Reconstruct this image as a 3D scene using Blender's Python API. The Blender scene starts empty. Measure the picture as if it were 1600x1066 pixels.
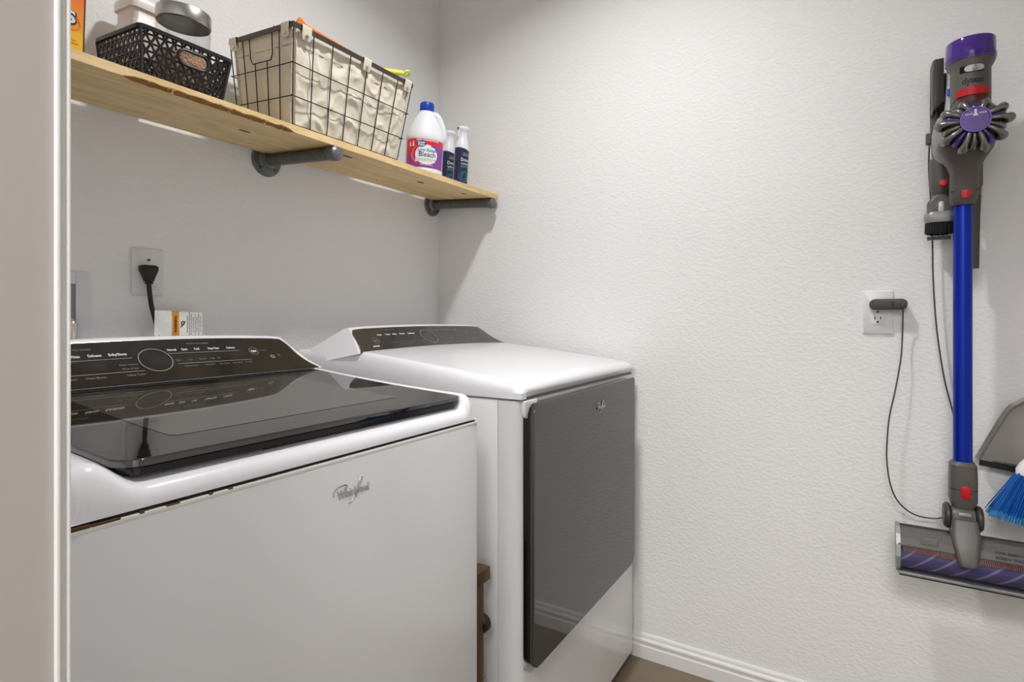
import bpy, bmesh, math, random
from mathutils import Vector, Matrix, noise
random.seed(7)
scene = bpy.context.scene
COL = scene.collection
PI = math.pi

# ------------------------------------------------------------------ camera, world, lamps, exposure
CAMZ = 1.13
cam_data = bpy.data.cameras.new('camera')
cam = bpy.data.objects.new('camera', cam_data)
COL.objects.link(cam)
cam.location = (0, 0, CAMZ)
YAW = math.atan2(537, 878)                      # view axis turned from +X towards the back wall (+Y)
cam.rotation_euler = (PI / 2, 0, YAW - PI / 2)
cam_data.sensor_width = 36.0
cam_data.sensor_fit = 'HORIZONTAL'
cam_data.lens = 36.0 * 878 / 1600
cam_data.shift_y = -(533 - 497) / 1600.0
cam_data.clip_start = 0.02
scene.camera = cam

world = bpy.data.worlds.new('world')
scene.world = world
world.use_nodes = True
world.node_tree.nodes['Background'].inputs[0].default_value = (0.9, 0.92, 1.0, 1)
world.node_tree.nodes['Background'].inputs[1].default_value = 0.15

def area_light(name, loc, size, power, color=(1, 1, 1), rot=(0, 0, 0), shape='DISK'):
    d = bpy.data.lights.new(name, 'AREA')
    d.shape = shape
    d.size = size
    d.energy = power
    d.color = color
    o = bpy.data.objects.new(name, d)
    COL.objects.link(o)
    o.location = loc
    o.rotation_euler = rot
    return o

LAMP = (1.0, 0.55, 2.75)                       # ceiling lamp of the laundry room
HALL_FILL = (-1.1, -0.15, 2.71)                     # fill light added in the unseen hallway, behind the camera
area_light('laundry_lamp_light', (LAMP[0], LAMP[1], LAMP[2] - 0.085), 0.13, 10.2, (1.0, 1.0, 1.0)).data.spread = math.radians(138)
area_light('hall_fill_light', (HALL_FILL[0], HALL_FILL[1], HALL_FILL[2] - 0.055), 0.9, 33.0, (1.0, 0.995, 0.99))  # added fill, brightens the room through the doorway

vs = scene.view_settings
vs.view_transform = 'Standard'
vs.look = 'None'
vs.gamma = 1.0
vs.use_curve_mapping = False
vs.exposure = 0.45

# ------------------------------------------------------------------ materials
def s2l(c):
    return tuple(((v / 255) / 12.92 if v / 255 <= 0.04045 else ((v / 255 + 0.055) / 1.055) ** 2.4) for v in c)

def rgb(r, g, b):
    return s2l((r, g, b)) + (1.0,)

MATS = {}
def mat(name, col, rough=0.5, metal=0.0, bump=None, vary=None, **kw):
    """principled material; bump=(scale,strength,distance); vary=(scale,amount)"""
    m = bpy.data.materials.new(name)
    m.use_nodes = True
    nt = m.node_tree
    b = nt.nodes['Principled BSDF']
    b.inputs['Base Color'].default_value = col
    b.inputs['Roughness'].default_value = rough
    b.inputs['Metallic'].default_value = metal
    for k, v in kw.items():
        b.inputs[k].default_value = v
    tc = nt.nodes.new('ShaderNodeTexCoord')
    if vary:
        n = nt.nodes.new('ShaderNodeTexNoise')
        n.inputs['Scale'].default_value = vary[0]
        n.inputs['Detail'].default_value = 5
        nt.links.new(tc.outputs['Object'], n.inputs['Vector'])
        mx = nt.nodes.new('ShaderNodeMix')
        mx.data_type = 'RGBA'
        a = vary[1]
        mx.inputs[6].default_value = tuple(c * (1 - a) for c in col[:3]) + (1,)
        mx.inputs[7].default_value = tuple(min(1, c * (1 + a)) for c in col[:3]) + (1,)
        nt.links.new(n.outputs['Fac'], mx.inputs[0])
        nt.links.new(mx.outputs[2], b.inputs['Base Color'])
    if bump:
        n2 = nt.nodes.new('ShaderNodeTexNoise')
        n2.inputs['Scale'].default_value = bump[0]
        n2.inputs['Detail'].default_value = 3
        nt.links.new(tc.outputs['Object'], n2.inputs['Vector'])
        bp = nt.nodes.new('ShaderNodeBump')
        bp.inputs['Strength'].default_value = bump[1]
        bp.inputs['Distance'].default_value = bump[2]
        nt.links.new(n2.outputs['Fac'], bp.inputs['Height'])
        nt.links.new(bp.outputs[0], b.inputs['Normal'])
    MATS[name] = m
    return m

def wall_paint():
    m = mat('wall_paint', rgb(240, 239, 238), 0.75)
    nt = m.node_tree
    b = nt.nodes['Principled BSDF']
    tc = [n for n in nt.nodes if n.type == 'TEX_COORD'][0]
    n1 = nt.nodes.new('ShaderNodeTexNoise')
    n1.inputs['Scale'].default_value = 95
    n1.inputs['Detail'].default_value = 2.5
    n1.inputs['Roughness'].default_value = 0.5
    mp = nt.nodes.new('ShaderNodeMapping')
    mp.inputs['Scale'].default_value = (0.85, 0.85, 1.35)
    nt.links.new(tc.outputs['Object'], mp.inputs['Vector'])
    nt.links.new(mp.outputs[0], n1.inputs['Vector'])
    r = nt.nodes.new('ShaderNodeValToRGB')
    r.color_ramp.elements[0].position = 0.42
    r.color_ramp.elements[1].position = 0.62
    nt.links.new(n1.outputs['Fac'], r.inputs[0])
    bp = nt.nodes.new('ShaderNodeBump')
    bp.inputs['Strength'].default_value = 0.2
    bp.inputs['Distance'].default_value = 0.003
    nt.links.new(r.outputs[0], bp.inputs['Height'])
    nt.links.new(bp.outputs[0], b.inputs['Normal'])
    return m

def wood_mat():
    m = mat('pine', rgb(222, 190, 138), 0.55)
    mat('recess_grey', rgb(120, 119, 118), 0.5)
    nt = m.node_tree
    b = nt.nodes['Principled BSDF']
    tc = [n for n in nt.nodes if n.type == 'TEX_COORD'][0]
    mp = nt.nodes.new('ShaderNodeMapping')
    mp.inputs['Scale'].default_value = (1.6, 9.0, 9.0)
    nt.links.new(tc.outputs['Object'], mp.inputs['Vector'])
    n0 = nt.nodes.new('ShaderNodeTexNoise')
    n0.inputs['Scale'].default_value = 1.5
    n0.inputs['Detail'].default_value = 2
    nt.links.new(mp.outputs[0], n0.inputs['Vector'])
    w = nt.nodes.new('ShaderNodeMath')
    w.operation = 'MULTIPLY'
    w.inputs[1].default_value = 26
    nt.links.new(n0.outputs['Fac'], w.inputs[0])
    sn = nt.nodes.new('ShaderNodeMath')
    sn.operation = 'SINE'
    nt.links.new(w.outputs[0], sn.inputs[0])
    n1 = nt.nodes.new('ShaderNodeTexNoise')
    n1.inputs['Scale'].default_value = 20
    n1.inputs['Detail'].default_value = 6
    nt.links.new(mp.outputs[0], n1.inputs['Vector'])
    ad = nt.nodes.new('ShaderNodeMath')
    ad.operation = 'MULTIPLY_ADD'
    ad.inputs[1].default_value = 0.16
    nt.links.new(sn.outputs[0], ad.inputs[0])
    nt.links.new(n1.outputs['Fac'], ad.inputs[2])
    cr = nt.nodes.new('ShaderNodeValToRGB')
    cr.color_ramp.elements[0].position = 0.25
    cr.color_ramp.elements[0].color = rgb(216, 184, 128)
    cr.color_ramp.elements[1].position = 0.72
    cr.color_ramp.elements[1].color = rgb(236, 207, 156)
    nt.links.new(ad.outputs[0], cr.inputs[0])
    nt.links.new(cr.outputs[0], b.inputs['Base Color'])
    return m

def grad_mat(name, stops, axis=2, lo=0, hi=1, rough=0.4, distort=0.0, nscale=12):
    """colour ramp along one object axis"""
    m = mat(name, (1, 1, 1, 1), rough)
    nt = m.node_tree
    b = nt.nodes['Principled BSDF']
    tc = [n for n in nt.nodes if n.type == 'TEX_COORD'][0]
    sx = nt.nodes.new('ShaderNodeSeparateXYZ')
    nt.links.new(tc.outputs['Object'], sx.inputs[0])
    mr = nt.nodes.new('ShaderNodeMapRange')
    mr.inputs[1].default_value = lo
    mr.inputs[2].default_value = hi
    nt.links.new(sx.outputs[axis], mr.inputs[0])
    src = mr.outputs[0]
    if distort:
        n = nt.nodes.new('ShaderNodeTexNoise')
        n.inputs['Scale'].default_value = nscale
        nt.links.new(tc.outputs['Object'], n.inputs['Vector'])
        ma = nt.nodes.new('ShaderNodeMath')
        ma.operation = 'MULTIPLY_ADD'
        ma.inputs[1].default_value = distort
        nt.links.new(n.outputs['Fac'], ma.inputs[0])
        nt.links.new(mr.outputs[0], ma.inputs[2])
        src = ma.outputs[0]
    cr = nt.nodes.new('ShaderNodeValToRGB')
    els = cr.color_ramp.elements
    while len(els) < len(stops):
        els.new(0.5)
    for e, (p, c) in zip(els, stops):
        e.position = p
        e.color = c
    nt.links.new(src, cr.inputs[0])
    nt.links.new(cr.outputs[0], b.inputs['Base Color'])
    return m

def thin_glass(name, tint, edge=0.35):
    """thin clear wall: lets light straight through, mirrors a little more at grazing angles"""
    m = bpy.data.materials.new(name)
    m.use_nodes = True
    nt = m.node_tree
    nt.nodes.remove(nt.nodes['Principled BSDF'])
    out = [n for n in nt.nodes if n.type == 'OUTPUT_MATERIAL'][0]
    tr = nt.nodes.new('ShaderNodeBsdfTransparent')
    tr.inputs[0].default_value = tint
    gl = nt.nodes.new('ShaderNodeBsdfGlossy')
    gl.inputs['Roughness'].default_value = 0.03
    lw = nt.nodes.new('ShaderNodeLayerWeight')
    lw.inputs[0].default_value = 0.5
    pw = nt.nodes.new('ShaderNodeMath')
    pw.operation = 'POWER'
    pw.inputs[1].default_value = 4.0
    nt.links.new(lw.outputs['Facing'], pw.inputs[0])
    fr = nt.nodes.new('ShaderNodeMath')
    fr.operation = 'MULTIPLY_ADD'
    fr.inputs[1].default_value = edge
    fr.inputs[2].default_value = 0.035
    nt.links.new(pw.outputs[0], fr.inputs[0])
    mx = nt.nodes.new('ShaderNodeMixShader')
    nt.links.new(fr.outputs[0], mx.inputs[0])
    nt.links.new(tr.outputs[0], mx.inputs[1])
    nt.links.new(gl.outputs[0], mx.inputs[2])
    nt.links.new(mx.outputs[0], out.inputs['Surface'])
    MATS[name] = m

wall_paint()
wood_mat()
thin_glass('jar_glass', (0.95, 0.96, 0.96, 1))
thin_glass('clear_plastic', (0.86, 0.86, 0.88, 1))
mat('trim_white', rgb(232, 230, 228), 0.4)
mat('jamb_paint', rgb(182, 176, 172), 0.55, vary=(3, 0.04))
mat('ceiling_paint', rgb(235, 234, 232), 0.9)
mat('tile', rgb(122, 108, 88), 0.42, vary=(9, 0.35))
mat('grout', rgb(120, 112, 102), 0.9)
mat('enamel', rgb(226, 226, 227), 0.22, **{'Coat Weight': 0.4, 'Coat Roughness': 0.03})
mat('plastic_white', rgb(236, 236, 240), 0.2, **{'Coat Weight': 0.3, 'Coat Roughness': 0.06})
mat('seam', rgb(45, 38, 30), 0.8, vary=(60, 0.6))
mat('rust', rgb(84, 56, 32), 0.9, vary=(120, 0.5))
mat('lip_white', rgb(236, 235, 231), 0.3)
mat('glass_black', rgb(24, 22, 20), 0.03, **{'IOR': 2.15})
mat('glass_window', rgb(70, 67, 63), 0.03, **{'IOR': 2.3})
mat('black_gloss', rgb(14, 14, 14), 0.15)
mat('black_matte', rgb(20, 20, 20), 0.5)
mat('console_glass', rgb(40, 37, 35), 0.1, **{'IOR': 1.5})
mat('console_glass_grey', rgb(62, 59, 57), 0.12, **{'IOR': 1.5})
mat('print_white', rgb(225, 225, 228), 0.5)
mat('print_grey', rgb(128, 126, 124), 0.5)
mat('print_black', rgb(25, 25, 30), 0.5)
mat('chrome', rgb(205, 205, 205), 0.18, 1.0)
mat('door_glass', rgb(54, 54, 54), 0.045, **{'IOR': 1.75})
mat('galvanised', rgb(120, 124, 126), 0.42, 0.75, vary=(60, 0.35))
mat('galvanised_dark', rgb(105, 107, 104), 0.5, 0.6, vary=(70, 0.35))
mat('screw', rgb(90, 90, 88), 0.4, 0.8)
mat('knot', rgb(96, 66, 40), 0.7)
mat('bark', rgb(150, 104, 44), 0.85, bump=(180, 0.8, 0.003), vary=(90, 0.45))
mat('basket_black', rgb(38, 36, 38), 0.38)
mat('wire', rgb(48, 42, 38), 0.4, 0.6)
mat('wire_band', rgb(82, 76, 72), 0.42, 0.6)
mat('canvas', rgb(226, 217, 198), 0.95, bump=(700, 0.3, 0.0006), vary=(14, 0.07))
mat('orange', rgb(240, 132, 40), 0.45)
mat('yellow', rgb(230, 232, 88), 0.4)
mat('cream', rgb(226, 214, 206), 0.35)
mat('cream_lid', rgb(232, 224, 216), 0.3)
mat('steel', rgb(190, 188, 186), 0.28, 1.0)
mat('beads', rgb(240, 178, 140), 0.6, vary=(150, 0.35), bump=(220, 1.0, 0.006))
mat('light_wood', rgb(222, 184, 150), 0.5)
mat('jug_white', rgb(238, 240, 246), 0.35, **{'Subsurface Weight': 0.1, 'Subsurface Radius': (0.01, 0.01, 0.01)})
mat('cap_blue', rgb(20, 72, 184), 0.35)
mat('logo_blue', rgb(18, 82, 160), 0.4)
mat('text_violet', rgb(70, 40, 110), 0.5)
mat('text_teal', rgb(60, 150, 190), 0.5)
mat('label_white', rgb(240, 240, 246), 0.4)
mat('label_purple', rgb(140, 70, 165), 0.4)
mat('red_arc', rgb(250, 120, 80), 0.4)
mat('navy', rgb(30, 36, 72), 0.4)
mat('teal_print', rgb(40, 170, 140), 0.4)
mat('blue_print', rgb(40, 110, 190), 0.4)
mat('plate_white', rgb(226, 226, 222), 0.35)
mat('plate_bright', rgb(238, 238, 242), 0.3)
mat('slot', rgb(30, 28, 26), 0.6)
mat('rubber_black', rgb(18, 18, 18), 0.45)
mat('tag_white', rgb(236, 234, 230), 0.5, bump=(40, 0.3, 0.003))
mat('tag_orange', rgb(224, 146, 40), 0.5)
mat('ubox_white', rgb(224, 226, 232), 0.3)
mat('ubox_inner', rgb(150, 150, 154), 0.5)
mat('charger', rgb(72, 67, 66), 0.5)
mat('cable_grey', rgb(74, 69, 66), 0.5)
mat('vac_grey', rgb(92, 88, 85), 0.42, 0.15)
mat('vac_dark', rgb(66, 63, 61), 0.4, 0.2)
mat('vac_silver', rgb(150, 150, 150), 0.4, 0.4)
mat('vac_light', rgb(190, 190, 192), 0.3, 0.3)
mat('vac_patch', rgb(122, 118, 116), 0.4, 0.1)
mat('cyclone', rgb(128, 125, 121), 0.24, 0.7)
mat('purple_clear', rgb(82, 48, 150), 0.08, **{'Transmission Weight': 0.25, 'IOR': 1.45, 'Coat Weight': 0.5})
mat('purple_disc', rgb(70, 54, 108), 0.22, 0.45)
mat('purple_metal', rgb(92, 70, 140), 0.25, 0.6)
mat('vac_red', rgb(188, 16, 26), 0.3)
mat('vac_dark_red', rgb(84, 26, 26), 0.35)
mat('wand_blue', rgb(8, 46, 168), 0.28, 0.55)
mat('led_blue', rgb(60, 100, 220), 0.3)
mat('bristle_orange', rgb(206, 120, 80), 0.6)
mat('brush_black', rgb(28, 26, 26), 0.7)
mat('pan_grey', rgb(150, 144, 138), 0.4)
mat('pan_rim', rgb(136, 132, 126), 0.4)
mat('broom_white', rgb(236, 236, 240), 0.35)
mat('broom_blue', rgb(18, 92, 176), 0.45, vary=(120, 0.35))
mat('broom_tip', rgb(70, 150, 205), 0.5)
mat('bronze', rgb(100, 74, 48), 0.4, 0.6, vary=(30, 0.25))
mat('lamp_glass', (1, 1, 1, 1), 0.4, **{'Emission Color': (1, 0.97, 0.93, 1), 'Emission Strength': 2.0})
mat('dark_edge', rgb(70, 44, 30), 0.6)
mat('brass_valve', rgb(200, 190, 180), 0.3, 0.9)

# ------------------------------------------------------------------ helpers
MW = {}                                          # world matrices of the things
def obj(name, bm, m, parent=None, smooth=False, local=False, angle=40):
    me = bpy.data.meshes.new(name)
    if isinstance(bm, bpy.types.Mesh):
        me = bm
        me.name = name
    else:
        bmesh.ops.recalc_face_normals(bm, faces=bm.faces[:])
        bm.to_mesh(me)
        bm.free()
    me.materials.clear()
    me.materials.append(MATS[m] if isinstance(m, str) else m)
    if smooth:
        me.polygons.foreach_set('use_smooth', [True] * len(me.polygons))
        me.set_sharp_from_angle(angle=math.radians(angle))
    o = bpy.data.objects.new(name, me)
    COL.objects.link(o)
    if parent is not None:
        o.parent = parent
        if not local:
            me.transform(MW[parent].inverted())
        MW[o] = MW[parent]
    else:
        MW[o] = Matrix.Identity(4)
    return o

def tag(o, label, cat, group=None):
    o['label'] = label
    o['category'] = cat
    if group:
        o['group'] = group
    return o

def thing(name, label, cat, loc=(0, 0, 0), rot=(0, 0, 0), group=None):
    o = bpy.data.objects.new(name, None)
    o.empty_display_size = 0.05
    COL.objects.link(o)
    o.location = loc
    o.rotation_euler = rot
    from mathutils import Euler
    MW[o] = Matrix.Translation(Vector(loc)) @ Euler(rot).to_matrix().to_4x4()
    return tag(o, label, cat, group)

def struct(name, bm, m, smooth=False):
    o = obj(name, bm, m, smooth=smooth)
    o['kind'] = 'structure'
    return o

def B():
    return bmesh.new()

def box(bm, x0, x1, y0, y1, z0, z1, r=0.0, seg=2):
    t = bmesh.new()
    bmesh.ops.create_cube(t, size=1)
    for v in t.verts:
        v.co = Vector(((x0 + x1) / 2 + v.co.x * (x1 - x0), (y0 + y1) / 2 + v.co.y * (y1 - y0), (z0 + z1) / 2 + v.co.z * (z1 - z0)))
    if r > 0:
        bmesh.ops.bevel(t, geom=t.edges[:] , offset=r, segments=seg, profile=0.5, affect='EDGES')
    merge(bm, t)
    return bm

def merge(bm, t, M=None):
    if M is not None:
        bmesh.ops.transform(t, matrix=M, verts=t.verts[:])
    me = bpy.data.meshes.new('tmp')
    t.to_mesh(me)
    t.free()
    bm.from_mesh(me)
    bpy.data.meshes.remove(me)

def frame(o, right, up, normal):
    r, u, n = Vector(right).normalized(), Vector(up).normalized(), Vector(normal).normalized()
    return Matrix(((r.x, u.x, n.x, o[0]), (r.y, u.y, n.y, o[1]), (r.z, u.z, n.z, o[2]), (0, 0, 0, 1)))

def prism(bm, pts, d, M=None, r=0.0, seg=2):
    """polygon (2D) extruded d along +z local, optionally bevelled"""
    t = bmesh.new()
    vs_ = [t.verts.new((p[0], p[1], 0)) for p in pts]
    f = t.faces.new(vs_)
    e = bmesh.ops.extrude_face_region(t, geom=[f])
    top = [v for v in e['geom'] if isinstance(v, bmesh.types.BMVert)]
    bmesh.ops.translate(t, verts=top, vec=(0, 0, d))
    bmesh.ops.recalc_face_normals(t, faces=t.faces[:])
    if r > 0:
        es = [ed for ed in t.edges if len(ed.link_faces) == 2 and abs(ed.verts[0].co.z - ed.verts[1].co.z) < 1e-7]
        bmesh.ops.bevel(t, geom=es, offset=r, segments=seg, profile=0.5, affect='EDGES')
    merge(bm, t, M)
    return bm

def rrect(x0, x1, y0, y1, r, n=5):
    """rounded rectangle outline; r one value or four (bl, br, tr, tl)"""
    if not isinstance(r, (tuple, list)):
        r = (r,) * 4
    out = []
    for (cx, cy, a0, rr) in ((x0 + r[0], y0 + r[0], PI, r[0]), (x1 - r[1], y0 + r[1], 1.5 * PI, r[1]), (x1 - r[2], y1 - r[2], 0, r[2]), (x0 + r[3], y1 - r[3], 0.5 * PI, r[3])):
        for i in range(n + 1):
            a = a0 + i / n * PI / 2
            out.append((cx + rr * math.cos(a), cy + rr * math.sin(a)))
    return out

def ellipse(a, b, n=32, cx=0, cy=0):
    return [(cx + a * math.cos(2 * PI * i / n), cy + b * math.sin(2 * PI * i / n)) for i in range(n)]

def ring(bm, rx, ry, w, d, M, n=40):
    """flat elliptical ring of width w, thickness d"""
    t = bmesh.new()
    rows = []
    for i in range(n):
        a = 2 * PI * i / n
        c, s = math.cos(a), math.sin(a)
        rows.append([t.verts.new(p) for p in ((rx * c, ry * s, 0), ((rx - w) * c, (ry - w) * s, 0), ((rx - w) * c, (ry - w) * s, d), (rx * c, ry * s, d))])
    for i in range(n):
        a, b = rows[i], rows[(i + 1) % n]
        for k in range(4):
            t.faces.new((a[k], a[(k + 1) % 4], b[(k + 1) % 4], b[k]))
    merge(bm, t, M)
    return bm

def lathe(bm, prof, n=32, M=None, sx=1.0, sy=1.0):
    t = bmesh.new()
    rows = []
    for (r, z) in prof:
        if r < 1e-6:
            rows.append([t.verts.new((0, 0, z))])
        else:
            rows.append([t.verts.new((r * sx * math.cos(2 * PI * i / n), r * sy * math.sin(2 * PI * i / n), z)) for i in range(n)])
    for a, b in zip(rows, rows[1:]):
        for i in range(n):
            j = (i + 1) % n
            if len(a) == 1 and len(b) == 1:
                continue
            if len(a) == 1:
                t.faces.new((a[0], b[j], b[i]))
            elif len(b) == 1:
                t.faces.new((a[i], a[j], b[0]))
            else:
                t.faces.new((a[i], a[j], b[j], b[i]))
    for rw, flip in ((rows[0], True), (rows[-1], False)):
        if len(rw) > 1:
            t.faces.new(rw[::-1] if flip else rw)
    merge(bm, t, M)
    return bm

def catmull(pts, n=6):
    P = [Vector(p) for p in pts]
    P = [P[0] * 2 - P[1]] + P + [P[-1] * 2 - P[-2]]
    out = []
    for i in range(1, len(P) - 2):
        for k in range(n):
            t = k / n
            a, b, c, d = P[i - 1], P[i], P[i + 1], P[i + 2]
            out.append(0.5 * ((2 * b) + (c - a) * t + (2 * a - 5 * b + 4 * c - d) * t * t + (3 * b - a - 3 * c + d) * t ** 3))
    out.append(P[-2])
    return out

def tube(bm, pts, r, n=8, cap=True, smooth_path=0, flat=1.0):
    """tube along a path; r a value or a list"""
    P = catmull(pts, smooth_path) if smooth_path else [Vector(p) for p in pts]
    if isinstance(r, (list, tuple)):
        if len(r) != len(P):
            rr = []
            for i in range(len(P)):
                f = i / (len(P) - 1) * (len(r) - 1)
                k = min(int(f), len(r) - 2)
                rr.append(r[k] + (r[k + 1] - r[k]) * (f - k))
            r = rr
    else:
        r = [r] * len(P)
    t = bmesh.new()
    d0 = (P[1] - P[0]).normalized()
    up = Vector((0, 0, 1)) if abs(d0.z) < 0.9 else Vector((0, 1, 0))
    nrm = (up - d0 * up.dot(d0)).normalized()
    rows = []
    for i, p in enumerate(P):
        d = (P[min(i + 1, len(P) - 1)] - P[max(i - 1, 0)]).normalized()
        nrm = (nrm - d * nrm.dot(d)).normalized()
        b = d.cross(nrm)
        rows.append([t.verts.new(p + nrm * math.cos(2 * PI * k / n) * r[i] + b * math.sin(2 * PI * k / n) * r[i] * flat) for k in range(n)])
    for a, b in zip(rows, rows[1:]):
        for k in range(n):
            j = (k + 1) % n
            t.faces.new((a[k], a[j], b[j], b[k]))
    if cap:
        t.faces.new(rows[0][::-1])
        t.faces.new(rows[-1])
    merge(bm, t)
    return bm

def grid(bm, nu, nv, fn):
    vs_ = [[bm.verts.new(fn(i / nu, j / nv)) for j in range(nv + 1)] for i in range(nu + 1)]
    for i in range(nu):
        for j in range(nv):
            bm.faces.new((vs_[i][j], vs_[i + 1][j], vs_[i + 1][j + 1], vs_[i][j + 1]))
    return vs_

def loft(bm, sections, cap=True):
    """sections: list of equal-length closed point rings"""
    t = bmesh.new()
    rows = [[t.verts.new(p) for p in s] for s in sections]
    n = len(rows[0])
    for a, b in zip(rows, rows[1:]):
        for k in range(n):
            j = (k + 1) % n
            t.faces.new((a[k], a[j], b[j], b[k]))
    if cap:
        t.faces.new(rows[0][::-1])
        t.faces.new(rows[-1])
    merge(bm, t)
    return bm

def text_mesh(body, size, bold=0.0, extrude=0.0, align='CENTER', width=None, shear=0.0):
    c = bpy.data.curves.new('txt', 'FONT')
    c.body = body
    c.size = size
    c.align_x = align
    c.align_y = 'CENTER'
    c.offset = bold
    c.extrude = extrude
    c.resolution_u = 3
    c.shear = shear
    o = bpy.data.objects.new('txt', c)
    COL.objects.link(o)
    dg = bpy.context.evaluated_depsgraph_get()
    me = bpy.data.meshes.new_from_object(o.evaluated_get(dg))
    bpy.data.objects.remove(o)
    bpy.data.curves.remove(c)
    if width and len(me.vertices):
        xs = [v.co.x for v in me.vertices]
        k = width / (max(xs) - min(xs))
        for v in me.vertices:
            v.co.x *= k
    return me

def text(name, body, size, m, parent, M, bold=0.0, extrude=0.0, align='CENTER', wrap=None, width=None, local=False, label=None, shear=0.0):
    """flat lettering; wrap=(r) bends it round a vertical cylinder of that radius whose axis is the origin of M, front = M's normal"""
    me = text_mesh(body, size, bold, extrude, align, width, shear)
    if wrap:
        for v in me.vertices:
            a = v.co.x / wrap
            rr = wrap + v.co.z
            v.co = Vector((rr * math.sin(a), v.co.y, rr * math.cos(a)))
    me.transform(M)
    o = obj(name, me, m, parent, local=local)
    if label:
        o['label'] = label
    return o

def cyl_patch(bm, r, th, a0, a1, zlo, zhi, M, n=16, m_=6):
    """curved plate on a cylinder; zlo, zhi functions of angle; local frame: x right, y up, z normal, axis at the origin"""
    t = bmesh.new()
    def pt(rr, a, z):
        return (rr * math.sin(a), z, rr * math.cos(a))
    out, inn = [], []
    for i in range(n + 1):
        a = a0 + (a1 - a0) * i / n
        lo, hi = zlo(a), zhi(a)
        out.append([t.verts.new(pt(r + th, a, lo + (hi - lo) * j / m_)) for j in range(m_ + 1)])
        inn.append([t.verts.new(pt(r, a, lo + (hi - lo) * j / m_)) for j in range(m_ + 1)])
    for i in range(n):
        for j in range(m_):
            t.faces.new((out[i][j], out[i + 1][j], out[i + 1][j + 1], out[i][j + 1]))
            t.faces.new((inn[i][j], inn[i][j + 1], inn[i + 1][j + 1], inn[i + 1][j]))
        t.faces.new((out[i][0], inn[i][0], inn[i + 1][0], out[i + 1][0]))
        t.faces.new((out[i][m_], out[i + 1][m_], inn[i + 1][m_], inn[i][m_]))
    for j in range(m_):
        t.faces.new((out[0][j], out[0][j + 1], inn[0][j + 1], inn[0][j]))
        t.faces.new((out[n][j], inn[n][j], inn[n][j + 1], out[n][j + 1]))
    merge(bm, t, M)
    return bm

def clamp(v, a=0.0, b=1.0):
    return max(a, min(b, v))

def sstep(a, b, x):
    t = clamp((x - a) / (b - a))
    return t * t * (3 - 2 * t)

# frames for writing: on faces that look to -Y (front) and to -X (right wall)
def FY(x, y, z):
    return frame((x, y, z), (1, 0, 0), (0, 0, 1), (0, -1, 0))
def FX(x, y, z):
    return frame((x, y, z), (0, -1, 0), (0, 0, 1), (-1, 0, 0))

# ------------------------------------------------------------------ the room
XR, YB, YF, ZC = 1.83, 1.474, -0.95, 2.75
XL = 0.148
struct('wall_back', box(B(), -0.1, XR + 0.1, YB, YB + 0.1, 0, ZC), 'wall_paint')
struct('wall_right', box(B(), XR, XR + 0.1, YF - 0.1, YB, 0, ZC), 'wall_paint')
struct('wall_front', box(B(), -0.02, XR, YF - 0.1, YF, 0, ZC), 'wall_paint')
bm = B()
box(bm, 0.02, XL, 0.415, YB, 0, ZC)
box(bm, 0.02, XL, YF, -0.52, 0, ZC)
box(bm, 0.02, XL, -0.52, 0.415, 2.08, ZC)
struct('wall_left', bm, 'wall_paint')
bm = B()
box(bm, -1.7, -1.6, -1.7, 1.7, 0, ZC)
box(bm, -1.6, -0.02, -1.7, -1.6, 0, ZC)
box(bm, -1.6, -0.02, 1.6, 1.7, 0, ZC)
box(bm, -0.02, 0.02, YB, 1.7, 0, ZC)
box(bm, -0.02, 0.02, -1.7, YF - 0.1, 0, ZC)
struct('wall_hall', bm, 'wall_paint')
struct('ceiling', box(B(), -1.7, XR + 0.1, -1.7, 1.7, ZC, ZC + 0.1), 'ceiling_paint')
fl = struct('floor', box(B(), -1.7, XR + 0.1, -1.7, 1.7, -0.1, -0.004), 'grout')
TS = 0.45
tile_me = None
for i in range(8):
    for j in range(8):
        x0, y0 = -1.75 + i * TS, -1.90 + j * TS
        if x0 > XR or y0 > YB:
            continue
        if tile_me is None:
            t_ = B()
            box(t_, 0.002, TS - 0.002, 0.002, TS - 0.002, -0.008, 0.0, 0.0015, 1)
            o = obj('tile', t_, 'tile', fl, local=True)
            tile_me = o.data
        else:
            o = bpy.data.objects.new('tile', tile_me)
            COL.objects.link(o)
            o.parent = fl
        o.location = (x0, y0, 0)

# door jamb with its bead, at the near left
bm = B()
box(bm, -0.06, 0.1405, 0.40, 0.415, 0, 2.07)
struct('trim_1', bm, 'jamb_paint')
bm = B()
box(bm, 0.1406, 0.1432, 0.397, 0.415, 0, 2.07, 0.001, 2)
box(bm, 0.1432, 0.1465, 0.4005, 0.415, 0, 2.07)
box(bm, 0.1465, 0.1484, 0.398, 0.415, 0, 2.07, 0.0008, 2)
struct('trim_2', bm, 'trim_white', True)

# moulded baseboards
def baseboard(name, p0, p1, nrm):
    prof = [(0, 0), (0.013, 0), (0.013, 0.040), (0.0105, 0.044), (0.0105, 0.052), (0.013, 0.056), (0.012, 0.061), (0.0075, 0.066), (0.0065, 0.074), (0.004, 0.079), (0, 0.080)]
    a, b, nn = Vector(p0), Vector(p1), Vector(nrm)
    secs = [[tuple(q + nn * u + Vector((0, 0, w))) for (u, w) in prof] for q in (a, b)]
    struct(name, loft(B(), secs), 'trim_white')
baseboard('baseboard_right', (XR, YF, 0), (XR, YB, 0), (-1, 0, 0))
baseboard('baseboard_back', (XL, YB, 0), (XR - 0.013, YB, 0), (0, -1, 0))

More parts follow.
